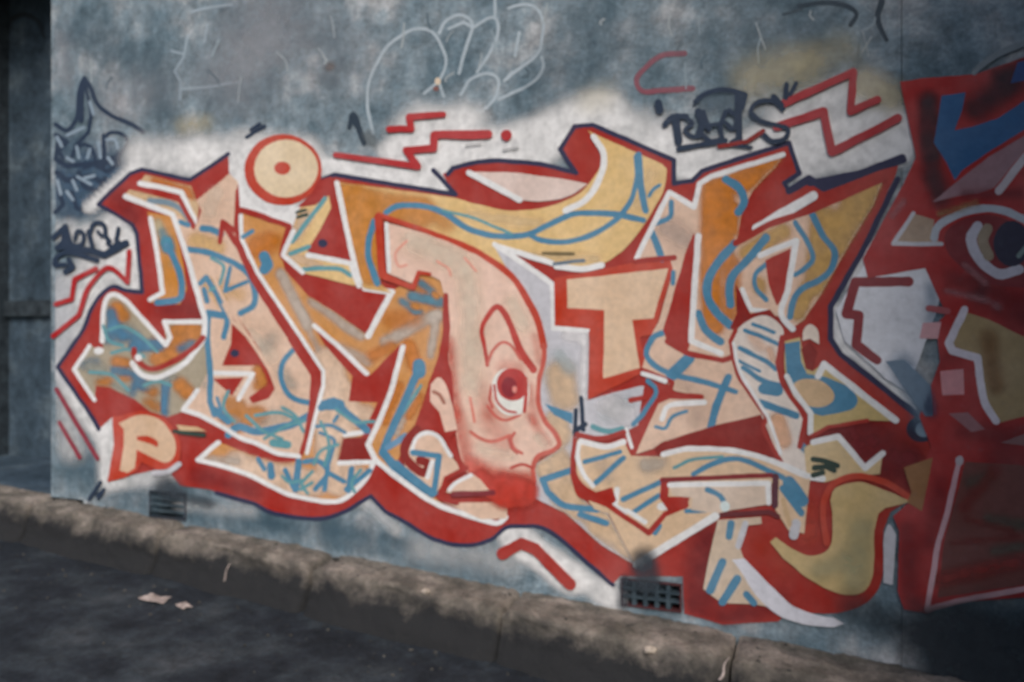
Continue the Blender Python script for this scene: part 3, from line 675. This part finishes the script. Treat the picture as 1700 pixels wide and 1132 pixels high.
# --- big sweeping letter across the top
L = F('letter', YELLOW, '560,302 700,321 757,329 800,341~ 850,350~ 915,342~ 965,319~ 994,283~ 999,256~ 987,230 977,218 1100,273 1108,281 1103,314~ 1085,350~ 1050,400~ 1020,428~ 990,441~ 950,443~ 900,432 830,412 850,466 800,427~ 740,397~ 632,362 632,470 651,486 604,478 578,390', mural)
SP('colour_patch', (182, 122, 60), [(575, 320, 610, 440, 46, .95, .5), (620, 340, 700, 350, 36, .9, .3), (690, 345, 740, 370, 26, .5, .1), (650, 475, 620, 460, 20, .6, .1)], L, 6)
SP('colour_patch', (206, 184, 148), [(780, 358, 900, 372, 16, .5, .1), (1080, 290, 1060, 340, 26, .4, .1), (880, 425, 990, 430, 14, .5, .1)], L, 6)
F('white_lens', paint((196, 178, 170)), '778,286 850,287~ 930,297~ 977,306 940,328~ 900,334~ 864,333', L); hl('780,287 864,332', 10, L)
for s_, w_ in [('642,353 660,343~ 700,342~ 737,353~ 775,378~ 812,390~ 847,392~ 880,388~ 925,367~ 962,354~ 1025,357~ 1068,366', 10), ('880,390 900,399~ 937,402~ 975,393~ 1005,378~ 1032,357~ 1050,328~ 1059,290~ 1061,258', 9), ('1061,258 1065,312~ 1073,350', 11), ('1060,262 1062,300', 15), ('1078,326 1084,316~ 1096,308', 6), ('623,368 613,402~ 614,432~ 628,470', 11)]: bl(s_, w_, L)
bl('737,350 785,362~ 850,388', 5, L, TEAL)
hl('561,304 577,382 598,470', 9, L); hl('986,228 1003,256~ 998,292~ 975,330~ 940,350', 10, L); hl('824,408 918,437', 9, L); hl('925,442 965,447~ 1000,440', 10, L)
S('tick', OLIVE, '903,421 952,422', 6, L); S('tick', paint((92, 108, 122)), '921,438 970,433', 6, L)

# --- pale strip between the face and the cream T
L = F('pale_strip', GREYW, '822,410 842,420 905,463 920,474 922,545 978,546 977,664 1062,640 1070,640 1060,705 1035,718 1000,728~ 960,720 955,735 950,780~ 962,820~ 990,846 1010,852 1055,937 1000,905 940,850 880,822 890,770 930,745 900,690 893,640 905,590 895,535~ 875,498~ 850,458', mural)
SP('colour_patch', (190, 164, 136), [(930, 620, 940, 660, 34, .9, .3), (925, 700, 930, 720, 28, .9, .4), (920, 770, 950, 830, 40, .95, .5), (1000, 860, 1050, 900, 40, .95, .5), (980, 850, 950, 830, 26, .9, .4)], L, 6)
SP('colour_patch', (166, 176, 178), [(930, 590, 945, 610, 20, .6, .1), (1010, 690, 1040, 670, 24, .4, .1)], L, 6); SP('colour_patch', (206, 202, 204), [(945, 555, 970, 560, 16, .8, .3), (973, 560, 970, 655, 10, .9, .4), (1010, 670, 1040, 690, 30, .6, .2)], L, 6)
hl('822,406 845,420 918,472 920,545 976,548', 9, L); F('blue_wedge', BLUE, '905,670 952,685 952,704 920,688', L)
bl('948,780 902,796 910,816 938,838~ 992,846', 11, L); S('tick', INK, '957,680 956,722', 7, L); S('tick', INK, '966,660 969,714', 7, L); S('tick', INK, '956,716 972,704', 8, L)

# --- cream T with red surround
L = F('letter', REDO, '921,462 1000,447~ 1052,436 1119,430 1120,440 1092,532 1083,556 1062,560 1078,612 1062,622 978,663 980,546 922,541', mural)
F('letter_face', paint((198, 172, 146)), '942,464 1110,446 1085,528 1050,532 1063,611 1002,628 1004,515 943,511', L); 

# --- right hand letter with orange and blue stripes
L = F('letter', paint((196, 168, 148)), '1058,430 1112,319 1154,343 1162,305 1182,292 1303,256 1286,279 1252,315 1232,352 1222,406 1275,372 1350,347 1468,294 1450,340 1412,402 1388,445 1362,490 1335,530 1315,545 1292,525 1262,522 1235,535 1215,563 1218,600 1245,652 1270,690 1262,700 1180,712 1090,742 1048,756 1085,660 1165,658 1120,648 1100,625 1066,614 1080,560 1094,534 1118,450 1112,425', mural)
SP('colour_patch', (184, 114, 52), [(1190, 320, 1190, 420, 34, .98, .6), (1225, 305, 1290, 270, 26, .95, .4), (1180, 440, 1185, 540, 24, .9, .4), (1215, 350, 1210, 380, 20, .95, .5), (1215, 440, 1215, 520, 22, .7, .3)], L, 6)
SP('colour_patch', (178, 142, 84), [(1440, 320, 1390, 400, 40, .95, .5), (1370, 370, 1360, 470, 34, .9, .4), (1240, 420, 1300, 385, 20, .9, .3), (1340, 480, 1325, 520, 18, .9, .4), (1260, 470, 1262, 480, 16, .7, .2)], L, 6)
SP('colour_patch', (176, 160, 150), [(1110, 380, 1140, 400, 30, .6, .1), (1080, 770, 1120, 750, 30, .6, .2), (1130, 620, 1160, 690, 40, .3, 0)], L, 6)
for s_, w_ in [('1220,405 1195,433~ 1177,463~ 1175,490~ 1187,515~ 1212,540', 15), ('1272,395 1245,428~ 1217,458~ 1211,483~ 1213,505', 14), ('1160,520 1172,548~ 1197,567', 13), ('1205,298 1228,313~ 1236,334~ 1226,352', 14), ('1115,336 1113,360~ 1090,370', 9), ('1082,384 1100,430', 12), ('1118,452 1118,470', 8),
               ('1320,370 1342,405~ 1350,430~ 1337,445~ 1320,456', 9), ('1347,353 1367,393 1386,420~ 1380,447~ 1360,465~ 1330,481~ 1317,500~ 1312,526', 11), ('1273,438 1254,456~ 1256,480~ 1273,498', 8),
               ('1145,594 1116,622', 20), ('1100,553 1084,561~ 1074,588~ 1090,608~ 1116,622', 10), ('1120,622 1185,638~ 1222,650', 9), ('1210,626 1200,646 1190,673 1180,710', 13), ('1090,708 1105,711~ 1116,692~ 1140,682', 6)]: bl(s_, w_, L)
F('red_counter', RED, '1153,386 1138,422 1120,483 1102,548 1110,572 1141,589 1147,566 1149,480 1156,400', L); hl('1160,392 1153,483 1148,566 1198,586', 10, L); S('red_line', RED, '1108,566 1140,586 1200,598 1218,592', 9, L)
F('red_counter', RED, '1271,432 1314,412 1303,490 1290,508 1276,472', L); hl('1262,424 1322,400 1308,483 1297,520~ 1316,546', 10, L); hl('1232,480 1247,514 1272,517', 8, L)
F('red_counter', DRED, '1221,470 1230,486 1246,521 1278,514 1300,540 1262,524 1235,537 1222,550 1212,545 1224,520', L)
hl('1058,428 1112,320 1153,344 1162,305 1182,293 1301,257', 9, L); hl('1256,380 1350,326', 16, L); S('red_line', RED, '1222,404 1275,374 1350,348 1468,296', 11, L)
S('red_line', RED, '1056,434 1120,428', 9, L)
F('red_counter', DRED, '1087,742 1100,734 1175,709 1264,688 1277,720 1296,772 1272,760 1240,750 1165,745 1094,757', L)
S('red_line', RED, '1066,614 1117,634 1112,650', 8, L); S('red_line', RED, '1037,714 1050,754 1068,712 1090,666 1112,657 1165,658', 12, L, w2=9); hl('1040,712 1050,742', 6, L); bl('1076,632 1090,650~ 1066,690 1052,704', 8, L); hl('1068,620 1105,632', 8, L); hl('1170,667 1112,673~ 1100,695', 9, L)
S('red_line', RED, '1048,664 1070,660', 9, L); bl('985,708 1010,716~ 1034,711', 9, L, TEAL)

# --- striped round form
L = F('letter', paint((200, 190, 182)), '1215,566 1225,546~ 1245,531~ 1272,524~ 1300,545~ 1297,575 1293,602 1302,640~ 1326,673~ 1338,695 1330,738 1345,770 1345,800 1302,770 1286,742 1270,700 1250,655 1225,612', mural)
SP('colour_patch', (206, 158, 126), [(1290, 700, 1300, 730, 20, .9, .4), (1278, 580, 1285, 600, 14, .5, .1), (1250, 560, 1262, 575, 14, .4, .1)], L, 5)
for s_, w_ in [('1237,548 1272,562~ 1292,572', 7), ('1228,578 1272,600~ 1288,612', 8), ('1250,538 1285,552', 6), ('1234,610 1268,632~ 1296,640', 9), ('1268,645 1290,648', 20), ('1262,668 1322,690', 12), ('1225,598 1262,616', 5), ('1330,738 1344,752', 12)]: bl(s_, w_, L)
S('red_line', RED, '1222,548 1213,566 1223,614~ 1247,656~ 1272,692~ 1268,710~ 1284,745 1298,768', 7, L); hl('1218,570 1227,612~ 1252,656~ 1276,692 1296,752', 6, L)
S('red_line', RED, '1299,560 1292,602 1302,640~ 1326,674~ 1338,694 1328,740', 9, L)
# --- blue ringed form
L = F('letter', paint((176, 156, 108)), '1303,566 1328,560 1334,590 1350,615 1366,603 1490,699 1440,697 1375,707 1348,722 1345,690 1332,668~ 1305,625~', mural)
F('blue_ring', BLUE, '1303,570 1328,566 1330,600 1340,620 1375,627~ 1412,645~ 1424,664~ 1412,680~ 1365,690 1345,685 1322,655 1306,622', L); E('ring_face', TAN, 1350, 652, 36, 23, L, .25)
F('red_counter', DRED, '1330,580 1345,566 1358,585 1350,616 1338,612', L); F('highlight', paint((206, 190, 178)), '1332,566 1334,548~ 1345,538~ 1358,548~ 1360,572 1344,562', L)
hl('1306,624 1320,650~ 1346,686 1345,718', 9, L); hl('1358,624 1368,604 1487,698', 11, L); S('red_line', RED, '1440,698 1375,708 1346,724', 7, L)
# --- star foot and green scribble
L = F('letter', paint((188, 166, 128)), '1335,742 1352,732 1392,724 1436,778 1465,752 1460,786 1400,790 1370,800 1340,795', mural); hl('1350,733 1392,724 1436,776 1465,752', 10, L); hl('1280,764 1345,791 1366,794', 11, L)
S('scribble', DGREEN, '1350,762 1368,764 1390,772', 9, L); S('scribble', DGREEN, '1352,776 1372,774 1384,780', 10, L); S('scribble', DGREEN, '1350,788 1366,784', 9, L)

# --- lower middle letter with red contour and the hollow bar
L = F('letter', paint((194, 168, 140)), '958,730 1000,738~ 1036,730 1048,756 1096,757 1150,744~ 1225,750~ 1275,764~ 1345,794 1340,840 1335,885 1310,880 1288,845 1285,800 1190,852 1056,938 1012,852 988,845 960,800~', mural)
SP('colour_patch', (168, 160, 150), [(1075, 770, 1095, 765, 24, .7, .2), (1180, 820, 1240, 825, 30, .4, 0), (1000, 770, 1010, 790, 20, .4, 0)], L, 6)
for s_, w_ in [('972,766 1030,750', 8), ('990,801 1036,760', 9), ('1035,828 1096,800', 9), ('1052,850 1094,822', 9), ('1152,786 1187,768~ 1225,761~ 1262,774~ 1300,792', 9), ('1310,800 1332,830', 22), ('1300,810 1330,850', 12), ('965,853 1008,868', 10), ('1140,848 1182,846', 8), ('1180,812 1200,824~ 1208,838', 9), ('1088,884 1095,872', 10)]: bl(s_, w_, L)
hl('962,736 960,758~ 970,786~ 985,806', 8, L); hl('966,732 1005,741~ 1036,733', 10, L); hl('1102,753 1150,744~ 1225,749~ 1280,764 1340,790', 9, L); hl('1026,811 1022,840 1040,848', 9, L); hl('1042,846 1072,866', 8, L); hl('1098,840 1118,838', 12, L)
S('red_line', RED, '960,722 1000,728~ 1036,717', 9, L); F('red_contour', RED, '953,722 959,730 956,775~ 970,803~ 990,816 1018,808 1024,830 1010,842 985,832~ 962,824~ 950,796~ 948,765~', L)
S('red_line', RED, '1008,836 1078,884 1105,852 1140,838', 9, L); F('red_contour', RED, '1098,795 1112,798 1110,824 1146,824 1140,844 1112,850 1096,826', L)
S('red_line', paint((120, 44, 46)), '1100,796 1280,788 1290,792', 8, L); S('red_line', paint((84, 50, 60)), '1288,790 1287,838', 10, L); S('red_line', paint((96, 44, 48)), '1194,853 1230,852 1278,849 1292,856', 8, L)
F('hollow_bar', paint((190, 172, 156)), '1112,802 1281,797 1280,836 1215,846 1190,852 1148,846 1150,826 1116,822', L); hl('1113,804 1276,801 1276,834', 9, L); bl('1175,812 1196,822~ 1204,838', 9, L); E('highlight', paint((188, 200, 200)), 1204, 840, 8, 9, L)
hl('1188,856 1120,898 1058,936', 13, L)
hl('1322,868 1318,888', 15, L, GREYW); hl('1300,830 1312,870', 8, L, TAN)

fine(L, '1120,776 1150,762~ 1200,758')
# --- leg with diagonal blue stripes
L = F('letter', paint((186, 168, 148)), '1192,862 1264,857 1266,868 1240,872 1228,905 1236,928 1300,1010 1255,1002 1200,1000 1168,976 1178,924', mural)
for s_, w_ in [('1214,868 1211,890', 13), ('1200,932 1180,978', 14), ('1224,960 1200,998', 14), ('1240,985 1252,1000', 12)]: bl(s_, w_, L)
hl('1238,868 1226,906', 10, L, GREYW); F('white_sweep', paint((196, 196, 204)), '1215,928 1236,926 1275,966 1312,1001~ 1350,1018~ 1384,1024 1402,1034 1385,1040 1330,1034~ 1290,1018~ 1258,990~ 1232,950~', L)
SP('overspray', (140, 160, 172), [(1330, 1036, 1400, 1036, 18, .6, .1)], L, 7)

# --- S shaped tail
L = F('letter', paint((178, 156, 112)), '1382,849 1379,830 1387,809~ 1425,800~ 1452,806 1512,831 1470,843 1458,852 1451,880 1448,958~ 1426,985~ 1387,982~ 1342,959~ 1300,925 1279,899 1288,891 1325,915~ 1350,921~ 1374,911~ 1382,886~', mural)
SP('colour_patch', (150, 152, 122), [(1430, 880, 1420, 960, 40, .45, .1), (1400, 930, 1360, 950, 26, .4, 0)], L, 6)
S('red_line', REDO, '1372,900 1366,850~ 1374,815~ 1395,796~ 1430,790~ 1470,800 1518,830', 11, L); F('white_drop', GREYW, '1467,886 1475,868~ 1487,886 1482,970 1466,966', L); SP('colour_patch', (96, 120, 124), [(1468, 975, 1472, 990, 14, .6, .1)], L, 5)

# --- cream P badge
L = F('letter', REDO, '189,692 237,682 275,694~ 299,726~ 300,764~ 281,778~ 262,779 238,766 230,782 210,792 181,800 192,738', mural)
F('letter_face', paint((192, 164, 138)), '200,702 237,688~ 270,698~ 292,728~ 292,756~ 277,768~ 250,756 230,746 226,777 215,784 201,780 208,742 208,712', L); F('letter_counter', REDO, '229,724 248,723~ 264,732~ 264,742 252,736 230,730', L)
hl('258,784 280,784~ 300,770', 9, L, GREYW)
for s_ in ['150,828 170,800', '164,822 176,812 166,826']: S('tick', INK, s_, 6, mural)
S('tick', DGREEN, '292,716 340,722', 7, mural); F('tan_sliver', TAN, '296,704 330,708 345,716 300,714', mural)

# ================================================================== FACE
face = F('face', SKIN, '640,368 740,399~ 800,427~ 850,465~ 880,507~ 897,547~ 905,590~ 897,628~ 895,666~ 905,696~ 922,718~ 930,736~ 920,747 895,758 887,776 888,802 880,824 850,832 800,804 772,778 762,740 754,690 749,620 743,566 742,500 733,466 699,450 690,472 645,454', mural)
SP('airbrush', (186, 88, 74), [(744, 570, 756, 690, 20, .7, .05), (758, 690, 776, 760, 26, .5, .0), (782, 770, 850, 800, 26, .5, .0), (880, 640, 890, 700, 14, .35, 0), (800, 640, 815, 690, 18, .25, 0), (840, 812, 875, 815, 44, .98, .3), (790, 785, 850, 825, 34, .95, .2), (835, 655, 838, 680, 22, .3, 0), (880, 690, 910, 735, 12, .4, 0), (810, 690, 840, 735, 30, .25, 0), (840, 610, 860, 612, 22, .3, 0), (890, 560, 898, 600, 12, .3, 0)], face, 5)
SP('airbrush', (214, 194, 176), [(690, 400, 770, 440, 40, .6, 0), (780, 470, 785, 640, 36, .6, 0), (850, 500, 870, 540, 22, .5, 0), (800, 745, 850, 755, 18, .4, 0), (895, 725, 905, 735, 14, .5, .1)], face, 6)
S('face_outline', REDO, '631,357 740,395~ 800,422~ 850,458~ 878,500~ 896,538~ 904,575', 8, face, w2=12); S('face_outline', REDO, '630,360 636,455', 12, face); S('face_outline', REDO, '640,459 688,478 697,452 715,456', 11, face, w2=6); hl('644,372 648,450', 7, face)
S('face_outline', RED, '742,490 742,560~ 733,610', 8, face, w2=16); F('neck_red', RED, '737,566 727,600 713,636 705,690 690,716 700,712 735,722 745,730 760,716 756,680 752,620', face)
S('profile_line', paint((176, 84, 72)), '904,572 905,592~ 897,628~ 895,666~ 905,696~ 922,718~ 930,736~ 920,747~ 895,757~ 887,775~ 888,800~ 882,822', 8, face)
ear = F('ear', SKIN, '717,638 730,626~ 742,638~ 754,678~ 761,712 741,717 731,684 716,666', face); S('ear_line', paint((150, 100, 86)), '722,650 732,655~ 739,668', 6, ear)
EYE_L = paint((166, 62, 56))
S('brow_line', EYE_L, '811,606 806,575~ 801,548~ 810,527~ 827,509~ 842,524~ 857,560~ 869,588~ 887,613', 6, face, w2=13)
S('lid_line', paint((180, 92, 82)), '811,604 819,582~ 836,568~ 852,575~ 866,596', 5, face); S('bag_line', paint((180, 92, 82)), '812,674 824,690~ 842,697~ 864,688', 5, face); S('eye_line', EYE_L, '818,640 814,662 820,676', 4, face)
eye = F('eye', paint((222, 204, 198)), '818,642~ 828,618~ 848,612~ 872,620~ 880,645~ 874,680~ 850,689~ 828,678~', face); E('iris', paint((162, 54, 52)), 852, 638, 26, 27, eye); E('pupil', paint((124, 40, 48)), 847, 643, 13, 17, eye); E('glint', paint((206, 130, 120)), 856, 646, 4, 6, eye)
S('eye_line', EYE_L, '822,640 826,664~ 840,680~ 858,684', 4, face); S('eye_line', EYE_L, '874,628 875,655 872,682', 6, face)
S('cheek_line', paint((184, 100, 88)), '783,716 800,728~ 822,732~ 848,722', 6, face); S('lip_line', paint((166, 66, 58)), '850,776 868,770~ 886,776', 5, face); S('nostril', paint((178, 86, 76)), '856,718 850,730~ 856,744~ 868,752', 5, face); S('smile_line', paint((170, 80, 72)), '846,726 850,742 860,752', 4, face); S('smile_line', PINKL, '790,700 782,660', 4, face)
for s_ in ['677,400 658,422~ 664,442~ 677,440', '728,434 746,446~ 750,458', '774,428 792,450']: S('curl_line', paint((200, 140, 124)), s_, 4, face)
SP('lips', (172, 62, 52), [(838, 806, 872, 816, 30, .98, .45), (800, 796, 840, 824, 26, .98, .4), (850, 828, 876, 824, 20, .98, .5)], face, 5, clip=False)

# --- swirl beside the ear and the little wedge under the chin
L = F('letter', CREAM, '667,752 676,735~ 694,720~ 712,715~ 732,726~ 750,756~ 770,778 742,794 726,818 700,806 680,790', mural)
S('red_swirl', DRED, '694,712 676,736~ 676,760~ 696,780~ 708,784~ 714,770~ 700,764', 15, L); hl('686,752 692,728~ 712,717~ 732,727~ 750,756', 7, L); bl('688,751 731,756 722,818', 10, L); bl('660,770 690,796~ 720,818', 14, L); hl('720,766 712,792', 8, L)
S('red_line', RED, '742,722 770,776', 10, L); F('wedge', CREAM, '742,816 756,800~ 782,786~ 800,796 816,816 760,822', L); S('red_line', RED, '776,776 742,794 732,826 760,834', 8, L); S('red_line', paint((116, 44, 50)), '754,820 820,817', 9, L); hl('748,812 758,801~ 784,788', 7, L)

F('pale_field', paint((196, 198, 206)), '1442,428 1500,432 1545,446~ 1564,470~ 1556,510 1530,585 1505,650 1470,628 1402,566 1388,515', mural)
SP('colour_patch', (110, 132, 152), [(1500, 610, 1540, 690, 34, .7, .1), (1545, 480, 1550, 540, 20, .4, 0)], mural, 7)
# ================================================================== SPARKS AND ACCENTS AROUND THE PIECE
L = mural
S('accent', CRIM, '560,258 695,277 676,250 722,247 723,225 812,224', 9, L, w2=15); S('accent', CRIM, '648,215 685,215 681,195 738,191', 11, L); E('accent_dot', CRIM, 842, 225, 9, 9, L)
S('accent', paint((150, 54, 58)), '1297,175 1417,121 1412,186 1456,167', 13, L); S('accent', paint((150, 54, 58)), '1290,212 1367,186 1381,254 1490,198', 14, L)
S('accent', paint((124, 54, 58)), '1508,468 1420,468 1405,521 1426,523 1421,572 1456,598', 16, L)
S('accent', CRIM, '96,505 122,496 127,464 145,454 162,446', 8, L); S('accent', CRIM, '92,557 135,523 147,483~ 172,450~ 190,446~ 215,469 217,418', 8, L); S('accent', paint((130, 54, 66)), '97,646 165,761', 7, L); S('accent', paint((130, 54, 66)), '102,701 135,758', 7, L)
S('accent', RED, '836,918 867,901 890,910 948,969', 19, L)
S('pencil_line', paint((160, 160, 160)), '775,242 800,240', 3, L); S('pencil_line', paint((160, 160, 160)), '836,250 862,246', 3, L)

# ================================================================== TAGS OVER THE PIECE
t = thing('graffiti_tag', 'black spiky marker tag with an underline above the right letters', 'graffiti', P(1200, 245))
SP('wash', (84, 100, 112), [(1180, 172, 1225, 168, 26, .6, .2)], t, 6)
for s_, w_ in [('1105,208 1118,195~ 1140,194', 10), ('1122,196 1128,236', 13), ('1138,196 1152,206~ 1138,218~ 1152,228~ 1162,222', 7), ('1160,186 1168,205 1160,226', 12), ('1168,188 1178,215', 10), ('1164,210 1195,207', 6), ('1206,188 1196,210 1200,232 1180,236 1168,226', 8), ('1212,186 1224,196~ 1218,215~ 1206,206', 8), ('1226,160 1228,232 1216,238', 11), ('1155,170 1172,156~ 1202,150~ 1238,158 1232,180', 8),
               ('1300,182 1285,170~ 1260,170~ 1247,184~ 1260,200~ 1288,209~ 1308,216~ 1302,232~ 1282,236~ 1266,222', 8), ('1128,248 1160,242~ 1205,234', 9), ('1205,240 1248,246', 6), ('1094,172 1096,184', 13), ('1306,142 1304,164', 8), ('1322,140 1312,158', 7), ('1285,162 1298,176', 9)]: S('stroke', INK, s_, w_, t)
S('red_underline', DRED, '1195,244 1240,236 1268,218', 7, t)
t = thing('graffiti_tag', 'small looping black marker tag on white at the left above red lines', 'graffiti', P(150, 445))
for s_, w_ in [('92,394 112,376 108,408 98,412', 9), ('112,380 118,400', 10), ('104,408 160,418 176,424 212,404', 11), ('128,396 132,384~ 142,388~ 140,404~ 128,408', 7), ('152,386 160,370~ 176,374~ 178,392 186,402', 7), ('165,384 172,392', 6), ('200,380 196,400 210,408', 7), ('150,384 156,408', 8), ('182,404 190,412 198,402', 6), ('94,438 96,428~ 110,420~ 130,422~ 165,432', 8), ('96,440 112,440', 7), ('118,432 124,444 112,452', 9), ('112,398 130,414', 12)]: S('stroke', INK, s_, w_, t)

# ================================================================== NEIGHBOURING MAROON PIECE
m2 = thing('graffiti_mural', 'dark maroon graffiti piece with a big round eye and blue shape at the right edge', 'graffiti', P(1600, 1000))
b = F('maroon_body', MAROON, '1494,138 1530,132 1620,125 1700,96 1760,90 1760,985 1590,998 1538,1016 1500,1010 1490,980 1492,880 1482,856 1510,830 1545,740 1525,690 1560,600 1552,540 1570,520 1535,445 1440,462 1432,430 1500,305 1520,262', m2)
SP('dark_shade', (62, 52, 58), [(1505, 880, 1510, 990, 30, 0.30, .1), (1580, 460, 1620, 480, 26, 0.30, .1), (1545, 580, 1550, 620, 20, 0.30, .1), (1600, 715, 1690, 720, 26, 0.25, .1), (1560, 800, 1540, 900, 22, 0.25, .1), (1540, 170, 1545, 260, 26, 0.72, .3), (1620, 180, 1680, 140, 34, 0.64, .2), (1660, 120, 1700, 110, 30, 0.56, .2), (1545, 290, 1560, 330, 30, 0.64, .2), (1640, 490, 1700, 520, 50, 0.35, .1), (1670, 760, 1700, 860, 60, 0.30, .1), (1600, 850, 1690, 940, 60, 0.20, .1), (1640, 560, 1560, 600, 20, 0.20, 0)], b, 8)
F('blue_shape', paint((54, 92, 132)), '1562,160 1602,155 1596,186 1584,218 1612,212 1655,198 1700,168 1760,150 1760,200 1700,216 1637,256 1596,284 1584,300 1570,270 1550,238', b); F('blue_shape', paint((50, 72, 116)), '1676,140 1688,106 1760,80 1760,125', b)
F('pink_band', paint((142, 112, 118)), '1548,336 1590,300 1640,262 1700,226 1760,190 1760,230 1700,250 1650,312 1622,322 1590,326', b); SP('dark_shade', (120, 60, 66), [(1600, 325, 1690, 322, 16, .5, .1)], b, 6)
hl('1616,122 1650,95~ 1700,74~ 1760,56', 10, b, paint((112, 122, 128))); hl('1760,200 1700,262 1657,318', 13, b, paint((176, 168, 172)))
F('cream_wedge', paint((156, 136, 118)), '1483,405 1515,355 1550,366 1547,393 1563,406', b); hl('1516,355 1483,405 1562,406', 7, b, GREYW)
hl('1550,396 1557,376~ 1588,358~ 1625,347~ 1664,350~ 1700,366~ 1760,400', 13, b, paint((164, 170, 178))); SP('ochre_edge', (160, 124, 90), [(1560, 356, 1620, 338, 8, .6, .2)], b, 5)
ey = F('eye', paint((116, 48, 52)), '1568,390~ 1600,364~ 1650,358~ 1720,390 1720,480 1640,470~ 1580,430~', b); S('eye_white', paint((176, 174, 184)), '1622,376 1611,398~ 1624,430~ 1656,455~ 1690,448', 17, ey); S('eye_tan', paint((140, 126, 108)), '1638,380 1630,400~ 1640,425', 18, ey); E('pupil', paint((52, 52, 68)), 1678, 405, 30, 38, ey); hl('1690,425 1712,400', 8, ey, paint((110, 128, 126)))
for s_ in ['1541,512 1572,516']: hl(s_, 11, b, paint((150, 84, 88)))
F('pink_square', paint((190, 146, 150)), '1532,536 1562,534 1556,562 1526,562', b); F('pink_square', paint((190, 132, 136)), '1560,616 1598,612 1600,654 1564,656', b); F('pink_wedge', paint((140, 98, 102)), '1574,686 1606,684 1634,712 1612,716', b); F('pink_wedge', paint((124, 92, 92)), '1660,734 1700,720 1760,720 1760,748', b)
SP('pink_edge', (160, 110, 114), [(1600, 440, 1635, 470, 9, .6, .1), (1570, 483, 1640, 500, 8, .6, .1), (1650, 506, 1656, 510, 9, .6, .1), (1500, 335, 1480, 360, 8, .5, .1)], b, 5)
F('olive_fill', paint((152, 132, 98)), '1602,518 1640,530 1700,560 1760,570 1760,690 1700,690 1655,702 1636,664 1626,592 1576,572', b); SP('ochre_edge', (130, 92, 60), [(1640, 560, 1650, 640, 24, .5, .1)], b, 6); hl('1600,514 1574,570 1580,582 1622,594 1626,630~ 1634,668~ 1652,698', 13, b, paint((196, 190, 198)))
F('grey_field', paint((96, 116, 134)), '1470,600 1500,596 1545,640 1548,690 1535,690', b); SP('dark_shade', (60, 70, 96), [(1530, 640, 1545, 680, 20, .6, .1)], b, 5)
F('ochre_sliver', paint((136, 98, 66)), '1500,775 1548,758 1540,800 1530,848 1505,832 1512,815', b); SP('dark_shade', (130, 54, 48), [(1498, 780, 1510, 800, 16, .7, .2)], b, 5)
F('green_panel', paint((104, 64, 60)), '1602,766 1690,770 1760,790 1760,960 1590,985 1556,990 1566,900', b); SP('green_smear', (84, 92, 82), [(1640, 860, 1700, 870, 16, .5, .1), (1650, 915, 1700, 905, 14, .5, .1), (1610, 800, 1640, 790, 18, .5, .1)], b, 6); SP('red_streaks', (132, 50, 46), [(1560, 960, 1690, 930, 24, .8, .1), (1580, 900, 1690, 890, 8, .5, .1), (1600, 860, 1680, 880, 7, .4, .1), (1650, 780, 1600, 840, 18, .5, .1)], b, 6)
hl('1593,760 1585,791 1572,849 1557,899 1545,969 1538,1010 1587,996 1697,976 1760,965', 9, b, paint((186, 152, 158)))
E('pale_dot', paint((170, 160, 165)), 1592, 764, 7, 8, b)
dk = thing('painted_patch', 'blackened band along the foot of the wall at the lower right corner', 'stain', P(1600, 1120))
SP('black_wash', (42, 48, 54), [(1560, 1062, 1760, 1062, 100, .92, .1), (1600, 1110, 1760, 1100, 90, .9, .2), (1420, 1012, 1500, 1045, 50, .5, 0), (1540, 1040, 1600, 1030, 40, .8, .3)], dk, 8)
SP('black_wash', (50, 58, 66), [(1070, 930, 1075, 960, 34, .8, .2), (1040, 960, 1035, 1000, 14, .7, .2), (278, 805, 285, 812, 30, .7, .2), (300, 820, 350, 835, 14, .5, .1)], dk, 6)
